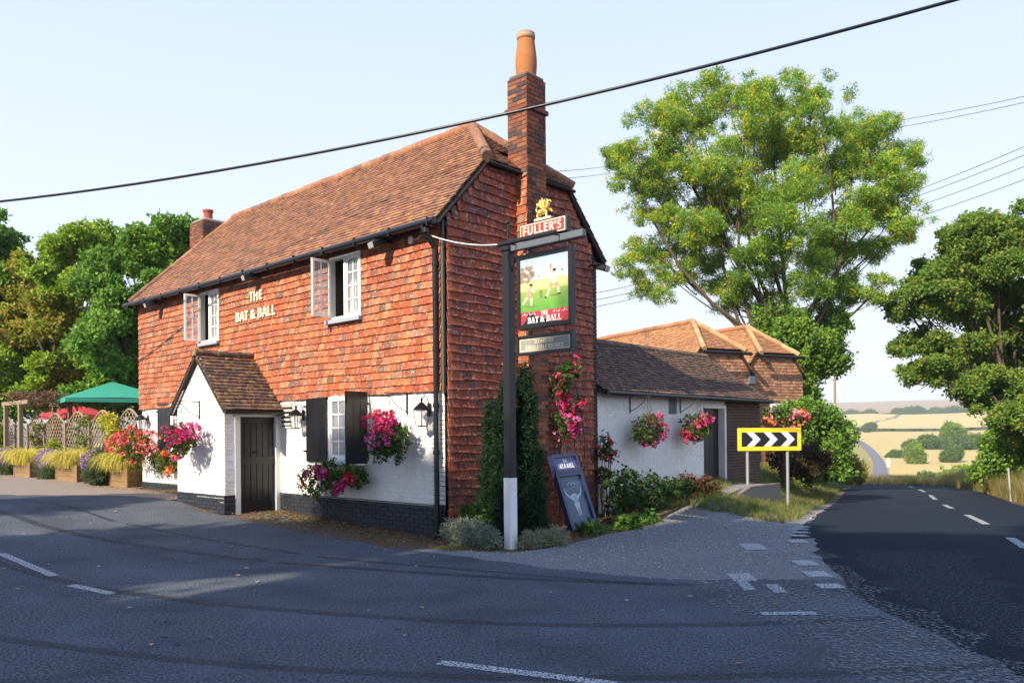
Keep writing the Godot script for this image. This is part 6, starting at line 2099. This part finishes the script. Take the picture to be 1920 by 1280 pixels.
	while sx.size() < 4200:
		var q := Vector2(rng.randf_range(0.5, 6.5), rng.randf_range(-14.0, 1.4))
		if Geometry2D.is_point_in_polygon(q, apron):
			sx.append(Transform3D(Basis(Vector3.UP, rng.randf() * TAU).scaled(Vector3.ONE * rng.randf_range(0.006, 0.017)), on_ground(q.x, q.y, 0.024)))
			sc.append(vary(pick([Color(0.3, 0.31, 0.32), Color(0.42, 0.42, 0.41), Color(0.2, 0.21, 0.23), Color(0.36, 0.33, 0.28)]), 0.2))
	var stone := paint(Color.WHITE, 0.9)
	stone.vertex_color_use_as_albedo = true
	tag(scatter("loose_gravel", pebble.mesh(), stone, sx, sc, self), "loose pale stones scattered over the gravel apron", "gravel", "", "stuff")
	var straws := []
	for i in 90:
		straws.append(Vector2(rng.randf_range(-6.0, 7.0), rng.randf_range(1.3, 6.5)))
	litter("road_scraps", "scattered straws and leaves lying on the lane", straws, [Color(0.4, 0.33, 0.18), Color(0.3, 0.24, 0.14)], Vector2(0.03, 0.09))
	var stones := MB.new()
	for i in 60:
		var q := Vector2(rng.randf_range(-4.4, -2.6), rng.randf_range(0.25, 1.0))
		stones.ball(on_ground(q.x, q.y, -0.012), Vector3(rng.randf_range(0.05, 0.11), 0.026, rng.randf_range(0.04, 0.09)), Color.WHITE, 8, Basis(Vector3.UP, rng.randf() * TAU))
	tag(obj("cobbles", stones, textured(lin(0.15, 0.13, 0.1), M.concrete.albedo_texture, 2.0, 0.95), self), "sunken cobbles in the dirt outside the porch door", "cobbles", "", "stuff")


func garden() -> void:
	# trellis panels with scalloped tops along the beer garden
	var xs := [-27.3, -25.5, -23.8, -22.0, -19.9, -17.75, -15.65, -13.75]
	for i in xs.size() - 1:
		if i == 1:
			continue
		var x0: float = xs[i]
		var x1: float = xs[i + 1]
		var w := x1 - x0
		var b := on_ground((x0 + x1) * 0.5, -1.0)
		var said := ["farthest trellis panel past the pergola", "", "trellis panel beside the pergola", "second trellis panel from the pergola", "middle trellis panel under the red parasol", "trellis panel in front of the green parasol", "last trellis panel before the pub's end wall"]
		var t := thing("trellis_panel", said[i] + ", diamond lattice with a scalloped top", "fence", b, "trellis panels round the beer garden")
		var top := func(u: float) -> float: return 1.76 + 0.34 * (0.5 - 0.5 * cos(clampf(u, 0, 1) * TAU))
		var lat := MB.new()
		var step := 0.24
		for s in [-1, 1]:
			var k := -30
			while k < 40:
				var c := k * step
				var seg := PackedVector3Array()
				for j in 40:
					var u := j / 39.0
					var y: float = c + s * u * w + (w if s < 0 else 0.0)
					if y > 0.25 and y < top.call(u):
						seg.append(Vector3(-w * 0.5 + u * w, y, 0.008 * s))
				if seg.size() > 1:
					var a := seg[0]
					var e := seg[-1]
					var d := (e - a).normalized()
					lat.box(Transform3D(Basis(d, Vector3(0, 0, 1).cross(d), Vector3(0, 0, 1)), (a + e) * 0.5), Vector3(a.distance_to(e), 0.034, 0.014))
				k += 1
		obj("lattice", lat, M.trellis, t)
		var rail := MB.new()
		var arc := PackedVector3Array()
		for j in 17:
			arc.append(Vector3(-w * 0.5 + w * j / 16.0, top.call(j / 16.0), 0))
		rail.tube(arc, 0.035, 0.035, 6)
		obj("top_rail", rail, M.trellis, t)
		for s in [-1, 1]:
			var mb := MB.new()
			mb.cbox(Transform3D(Basis(), Vector3(s * (w * 0.5 - 0.02), 0.85, -0.03 * s)), Vector3(0.08, 1.85, 0.07), 0.006)
			obj("post", mb, M.trellis, t)
	# pergola with a bare vine on top
	var pf := on_ground(-23.0, -0.3)
	var p := thing("pergola", "timber pergola arch topped with a bare tangled vine", "pergola", pf)
	for q in [[-0.9, 0.0], [0.75, 0.0], [-0.9, -1.6], [0.75, -1.6]]:
		var mb := MB.new()
		mb.cbox(Transform3D(Basis(), Vector3(q[0], 1.2, q[1])), Vector3(0.14, 2.6, 0.14), 0.01)
		obj("post", mb, M.trellis, p)
	for z in [0.0, -1.6]:
		var mb := MB.new()
		mb.cbox(Transform3D(Basis(Vector3(0, 0, 1), PI / 2), Vector3(0.15, 2.5, z)), Vector3(0.14, 2.9, 0.08), 0.01)
		obj("beam", mb, M.trellis, p)
	var vine := MB.new()
	for i in 70:
		var a := Vector3(rng.randf_range(-1.4, 1.7), rng.randf_range(2.5, 2.9), rng.randf_range(-1.8, 0.25))
		limb(vine, a, a + Vector3(rng.randf_range(-0.9, 0.9), rng.randf_range(-0.35, 0.25), rng.randf_range(-0.5, 0.5)), 0.02, 0.008, 0.3, 4)
	obj("vine", vine, M.bark, p)
	foliage("dead_leaves", [[Vector3(0.1, 2.75, -0.7), Vector3(1.6, 0.25, 1.0)], [Vector3(1.4, 2.5, -0.6), Vector3(0.6, 0.25, 0.6)]], 260, Vector2(0.8, 1.3), [Color(0.2, 0.1, 0.06), Color(0.26, 0.15, 0.09), Color(0.16, 0.09, 0.06)], M.small_spray, M.leaf, p)
	# parasols
	for q in [["green parasol with a shallow square canopy behind the trellis", Vector3(-21.2, 0, -3.0), 2.45, 3.3, lin(0.03, 0.3, 0.2), 4], ["red parasol next to the green one", Vector3(-29.6, 0, -4.0), 1.8, 3.25, lin(0.5, 0.035, 0.07), 8], ["red parasol seen past the pergola", Vector3(-36.8, 0, -4.2), 2.0, 3.4, lin(0.5, 0.035, 0.07), 8], ["red parasol lowest behind the trellis panels", Vector3(-25.2, 0, -3.2), 1.5, 2.55, lin(0.5, 0.04, 0.05), 8]]:
		var f := on_ground(q[1].x, q[1].z)
		var t := thing("parasol", q[0], "parasol", f, "parasols in the beer garden")
		var r: float = q[2]
		var h: float = q[3]
		var sides: int = q[5]
		var can := MB.new()
		for k in sides:
			var a0 := TAU * (k + 0.5) / sides + 0.2
			var a1 := TAU * (k + 1.5) / sides + 0.2
			var e0 := Vector3(cos(a0) * r, h - r * 0.28, sin(a0) * r)
			var e1 := Vector3(cos(a1) * r, h - r * 0.28, sin(a1) * r)
			var m := (e0 + e1) * 0.5 + Vector3(0, 0.03, 0)
			can.tri(Vector3(0, h, 0), m, e0)
			can.tri(Vector3(0, h, 0), e1, m)
			can.quad(e0 - Vector3(0, 0.14, 0), e0, e1, e1 - Vector3(0, 0.14, 0))
		var cloth := paint(q[4], 0.8)
		cloth.backlight_enabled = true
		cloth.backlight = Color(0.4, 0.4, 0.4)
		obj("canopy", can, cloth, t)
		var pole := MB.new()
		pole.tube(PackedVector3Array([Vector3(0, -0.1, 0), Vector3(0, h + 0.06, 0)]), 0.025, 0.025, 8)
		pole.ball(Vector3(0, h + 0.07, 0), Vector3(0.045, 0.06, 0.045))
		obj("pole", pole, M.trellis, t)
		var ribs := MB.new()
		for k in sides:
			var a0 := TAU * (k + 0.5) / sides + 0.2
			ribs.tube(PackedVector3Array([Vector3(0, h - 0.04, 0), Vector3(cos(a0) * r, h - r * 0.28 - 0.03, sin(a0) * r)]), 0.012, 0.01, 4)
		obj("ribs", ribs, M.trellis, t)
	# planters and what grows in them
	var grass_cols := [Color(0.66, 0.58, 0.1), Color(0.74, 0.64, 0.14), Color(0.55, 0.52, 0.09), Color(0.75, 0.66, 0.22)]
	var boxes := [["wooden planter nearest the pub wall", -12.25, 0.0, 1.3], ["wooden planter in the middle of the row", -15.75, 0.05, 1.6], ["wooden planter in front of the pergola", -19.6, 0.1, 1.5], ["low wooden planter at the end of the row", -23.6, 0.2, 1.4]]
	for i in boxes.size():
		var q: Array = boxes[i]
		var f := on_ground(q[1], q[2])
		var t := thing("planter_box", q[0], "planter", f, "planters in front of the trellis")
		var w: float = q[3]
		for k in 3:
			for s in [-1, 1]:
				var mb := MB.new()
				mb.cbox(Transform3D(Basis(Vector3(0, 0, 1), PI / 2), Vector3(0, 0.08 + k * 0.16, s * 0.3)), Vector3(0.155, w, 0.035), 0.006)
				obj("board", mb, M.wood, t)
				mb = MB.new()
				mb.cbox(Transform3D(Basis(Vector3.RIGHT, PI / 2), Vector3(s * (w * 0.5 - 0.02), 0.08 + k * 0.16, 0)), Vector3(0.035, 0.56, 0.15), 0.006)
				obj("board", mb, M.wood, t)
		for sx in [-1, 1]:
			var mb := MB.new()
			mb.cbox(Transform3D(Basis(), Vector3(sx * (w * 0.5 + 0.01), 0.25, 0.31)), Vector3(0.08, 0.54, 0.05), 0.008)
			obj("corner_post", mb, M.wood, t)
		var soil := MB.new()
		soil.bx(Vector3(-w * 0.5 + 0.03, 0.3, -0.28), Vector3(w * 0.5 - 0.03, 0.4, 0.28))
		obj("soil", soil, M.soil, t)
		if i < 3:
			var g := thing("golden_grass", "arching golden grass spilling over the " + ["planter nearest the pub", "middle planter", "planter by the pergola"][i], "ornamental grass", f + Vector3(0, 0.38, 0), "golden grasses in the planters")
			var tx := []
			var tc := PackedColorArray()
			for k in 30:
				tx.append(Transform3D(Basis(Vector3.UP, rng.randf() * TAU).scaled(Vector3.ONE * rng.randf_range(0.85, 1.4)), Vector3(rng.randf_range(-w * 0.46, w * 0.22), 0.02, rng.randf_range(-0.05, 0.3))))
				tc.append(vary(pick(grass_cols), 0.15))
			scatter("blades", M.long_tuft, M.leaf, tx, tc, g)
	var purple := [Color(0.3, 0.16, 0.55), Color(0.4, 0.28, 0.62), Color(0.24, 0.14, 0.42)]
	for q in [["purple lavender clump between the first two planters", -13.9, 0.1, 0.55], ["faded lavender clump between the middle planters", -17.5, 0.15, 0.55], ["lavender clump at the pergola", -21.5, 0.25, 0.5]]:
		var f := on_ground(q[1], q[2])
		var r: float = q[3]
		var t := bush("lavender", q[0], f, [[f + Vector3(0, 0.25, 0), Vector3(r, 0.32, r * 0.8)], [f + Vector3(0.2, 0.4, 0), Vector3(r * 0.6, 0.4, r * 0.6)]], 700, Vector2(1.2, 2.0), [Color(0.1, 0.15, 0.07), Color(0.14, 0.18, 0.1)], M.needle_spray, "lavender", "lavender between the planters", false)
		var lx := []
		var lc := PackedColorArray()
		lc = lobes_fill([[Vector3(0.1, 0.62, 0.15), Vector3(r * 1.0, 0.42, r * 0.8)]], 1100, Vector2(0.6, 1.0), purple, lx, lc, 0.6, 0.2)
		scatter("flowers", M.flower, M.petal, lx, lc, t)
	var f2 := on_ground(-13.0, 0.45)
	bush("dark_shrub", "dark bushy rosemary beside the nearest planter", f2, [[f2 + Vector3(0, 0.3, 0), Vector3(0.4, 0.38, 0.32)], [f2 + Vector3(-0.1, 0.65, -0.1), Vector3(0.32, 0.38, 0.3)]], 900, Vector2(1.2, 2.0), [Color(0.05, 0.1, 0.04), Color(0.09, 0.14, 0.06), Color(0.07, 0.1, 0.05)], M.needle_spray, "shrub", "", false)
	for q in [["yellow leaved climber on the trellis by the pub", -15.2, -0.75, 1.75, [Color(0.66, 0.6, 0.06), Color(0.52, 0.52, 0.06), Color(0.4, 0.44, 0.06)]], ["yellow green shrub in the planter by the pergola", -19.2, -0.4, 1.0, [Color(0.4, 0.42, 0.05), Color(0.24, 0.3, 0.04)]], ["leafy green shrub in the planter nearest the pub", -11.95, -0.1, 0.85, [Color(0.2, 0.28, 0.04), Color(0.12, 0.18, 0.03)]], ["green climber at the end of the trellis", -25.8, -0.6, 1.5, [Color(0.14, 0.22, 0.04), Color(0.22, 0.28, 0.06)]], ["thin green creeper threading the middle trellis", -18.0, -0.85, 1.8, [Color(0.18, 0.24, 0.05), Color(0.26, 0.28, 0.07)]], ["thin green creeper on the trellis by the pergola", -22.3, -0.85, 1.7, [Color(0.2, 0.25, 0.05), Color(0.28, 0.28, 0.08)]]]:
		var f := on_ground(q[1], q[2])
		var h: float = q[3]
		var lobes := []
		for k in 6:
			lobes.append([f + Vector3(rng.randf_range(-0.22, 0.22), h * (k + 0.6) / 6.0 + 0.1, rng.randf_range(-0.05, 0.1)), Vector3(0.34, 0.3, 0.24)])
		bush("garden_shrub", q[0], f, lobes, 520 if not "thin" in q[0] else 150, Vector2(1.1, 1.7), q[4], M.small_spray)


func cable(label: String, pts: Array, r: float, sag: float, mat: Material = null) -> void:
	var a: Vector3 = pts[0]
	var b: Vector3 = pts[1]
	var line := PackedVector3Array()
	for i in 25:
		var t := i / 24.0
		line.append(a.lerp(b, t) - a - Vector3(0, sag * 4.0 * t * (1 - t), 0))
	var o := MB.new()
	o.tube(line, r, r, 6)
	var n := obj("overhead_cable", o, mat if mat else M.black, self)
	n.position = a
	tag(n, label, "cable", "overhead cables")


func small_things() -> void:
	lantern("black lantern by the downpipe at the pub's near corner", Vector3(-0.34, 1.95, 0.19), Vector3(0, 0, 1), 1.05)
	lantern("black lantern left of the shuttered window", Vector3(-3.98, 1.95, 0.19), Vector3(0, 0, 1))
	lantern("black lantern at the pub's far end above coral flowers", Vector3(-11.0, 2.0, 0.19), Vector3(0, 0, 1))
	var out := Vector3(0, 0, 1)
	floodlight("floodlight under the gutter over the far upper window", Vector3(-10.1, 4.95, 0.03), out, Vector3(-1, 0, 0))
	floodlight("floodlight just above the cream lettering", Vector3(-5.5, 4.98, 0.03), out, Vector3(-1.2, 0, 0), 0.2)
	floodlight("floodlight under the gutter near the downpipe", Vector3(-1.25, 4.93, 0.03), out, Vector3(-1, 0, 0))
	floodlight("floodlight jutting from the far edge of the gable", Vector3(0.04, 4.9, -3.75), Vector3(1, 0, 0), Vector3(0, 0, -1), 0.34)
	var t := thing("junction_box", "small white junction box on the tiles by the downpipe", "junction box", Vector3(-0.72, 4.88, 0.06))
	var mb := MB.new()
	mb.cbox(Transform3D(), Vector3(0.1, 0.12, 0.05), 0.01)
	obj("case", mb, M.white_paint, t)
	mb = MB.new()
	mb.tube(PackedVector3Array([Vector3(0.04, 0, 0), Vector3(0.2, -0.02, 0.02), Vector3(0.32, 0.05, 0.03)]), 0.008, 0.008, 5)
	obj("lead", mb, M.white_paint, t)
	cable("pale cable looping from the downpipe to the sign post", [Vector3(-0.08, 4.82, 0.2), Vector3(1.4, 4.46, 0.06)], 0.009, 0.07, M.white_paint)
	# chevron sign on the bank
	var c0 := at(1383, 803, 18.5)
	var c1 := at(1502, 800, 18.5)
	var mid := (c0 + c1) * 0.5
	var f := on_ground(mid.x, mid.z)
	t = thing("chevron_sign", "yellow bordered black sign with three white chevrons on two posts", "road sign", f)
	var u := (c1 - c0)
	u.y = 0
	t.transform = Transform3D(frame_of(f, u, Vector3.UP).basis, f)
	var w := c0.distance_to(c1)
	var h := c0.y - at(1385, 846, 18.5).y
	var y0 := at(1440, 845, 18.5).y - f.y
	mb = MB.new()
	mb.cbox(Transform3D(Basis(Vector3(0, 0, 1), PI / 2), Vector3(0, y0 + h * 0.5, 0)), Vector3(h, w, 0.03), 0.008)
	obj("border", mb, paint(lin(0.8, 0.55, 0.015), 0.5), t)
	mb = MB.new()
	mb.bx(Vector3(-w * 0.5 + 0.09, y0 + 0.1, 0.015), Vector3(w * 0.5 - 0.09, y0 + h - 0.1, 0.019))
	obj("panel", mb, M.black_paint, t)
	for i in 3:
		var x := -w * 0.5 + 0.2 + i * (w - 0.4) * 0.37
		var y1 := y0 + 0.1
		var y2 := y0 + h - 0.1
		var ym := (y1 + y2) * 0.5
		mb = MB.new()
		mb.prism(PackedVector2Array([Vector2(x, y1), Vector2(x + 0.17, y1), Vector2(x + 0.33, ym), Vector2(x + 0.17, y2), Vector2(x, y2), Vector2(x + 0.16, ym)]), Transform3D(Basis(), Vector3(0, 0, 0.021)), 0.004)
		obj("chevron", mb, paint(lin(0.5, 0.54, 0.6), 0.4), t)
	for x in [-w * 0.5 + 0.24, w * 0.5 - 0.3]:
		mb = MB.new()
		mb.tube(PackedVector3Array([Vector3(x, -0.5, -0.05), Vector3(x, y0 + h - 0.05, -0.05)]), 0.036, 0.036, 10)
		obj("post", mb, M.steel, t)
	# verge marker
	var mp := at(1894, 885, 27.0)
	f = on_ground(mp.x, mp.z)
	t = thing("marker_post", "thin grey marker post in the grass under the maple", "post", f)
	mb = MB.new()
	mb.cbox(Transform3D(Basis(Vector3(0, 0, 1), 0.06), Vector3(0, 0.5, 0)), Vector3(0.06, 1.3, 0.04), 0.006)
	obj("shaft", mb, M.steel, t)
	# overhead lines
	cable("thick black cable crossing the whole sky over the chimney", [at(-260, 400, 17.5), at(1960, -48, 10.5)], 0.024, 0.55)
	var order := ["uppermost", "second", "third", "fourth", "fifth", "lowest"]
	var wires := [[1640, 232, 1990, 165], [1640, 245, 1990, 176], [1640, 385, 1990, 245], [1640, 395, 1990, 262], [1650, 410, 1990, 284], [1660, 425, 1990, 310]]
	for i in 6:
		var q: Array = wires[i]
		cable(order[i] + " of the six thin wires running out past the ash tree", [at(q[0], q[1], 40), at(q[2], q[3], 30)], 0.012, 0.1)
	wires = [[1024, 322, 1160, 308], [1024, 336, 1160, 322]]
	for i in 2:
		var q: Array = wires[i]
		cable(["upper", "lower"][i] + " of two thin wires between chimney and ash tree", [at(q[0], q[1], 26), at(q[2], q[3], 36)], 0.011, 0.05)
	wires = [[1100, 552, 1240, 520], [1100, 565, 1240, 533], [1100, 578, 1240, 545]]
	for i in 3:
		var q: Array = wires[i]
		cable(["top", "middle", "bottom"][i] + " of three thin wires above the annexe roof by the ash", [at(q[0], q[1], 26), at(q[2], q[3], 36)], 0.011, 0.05)
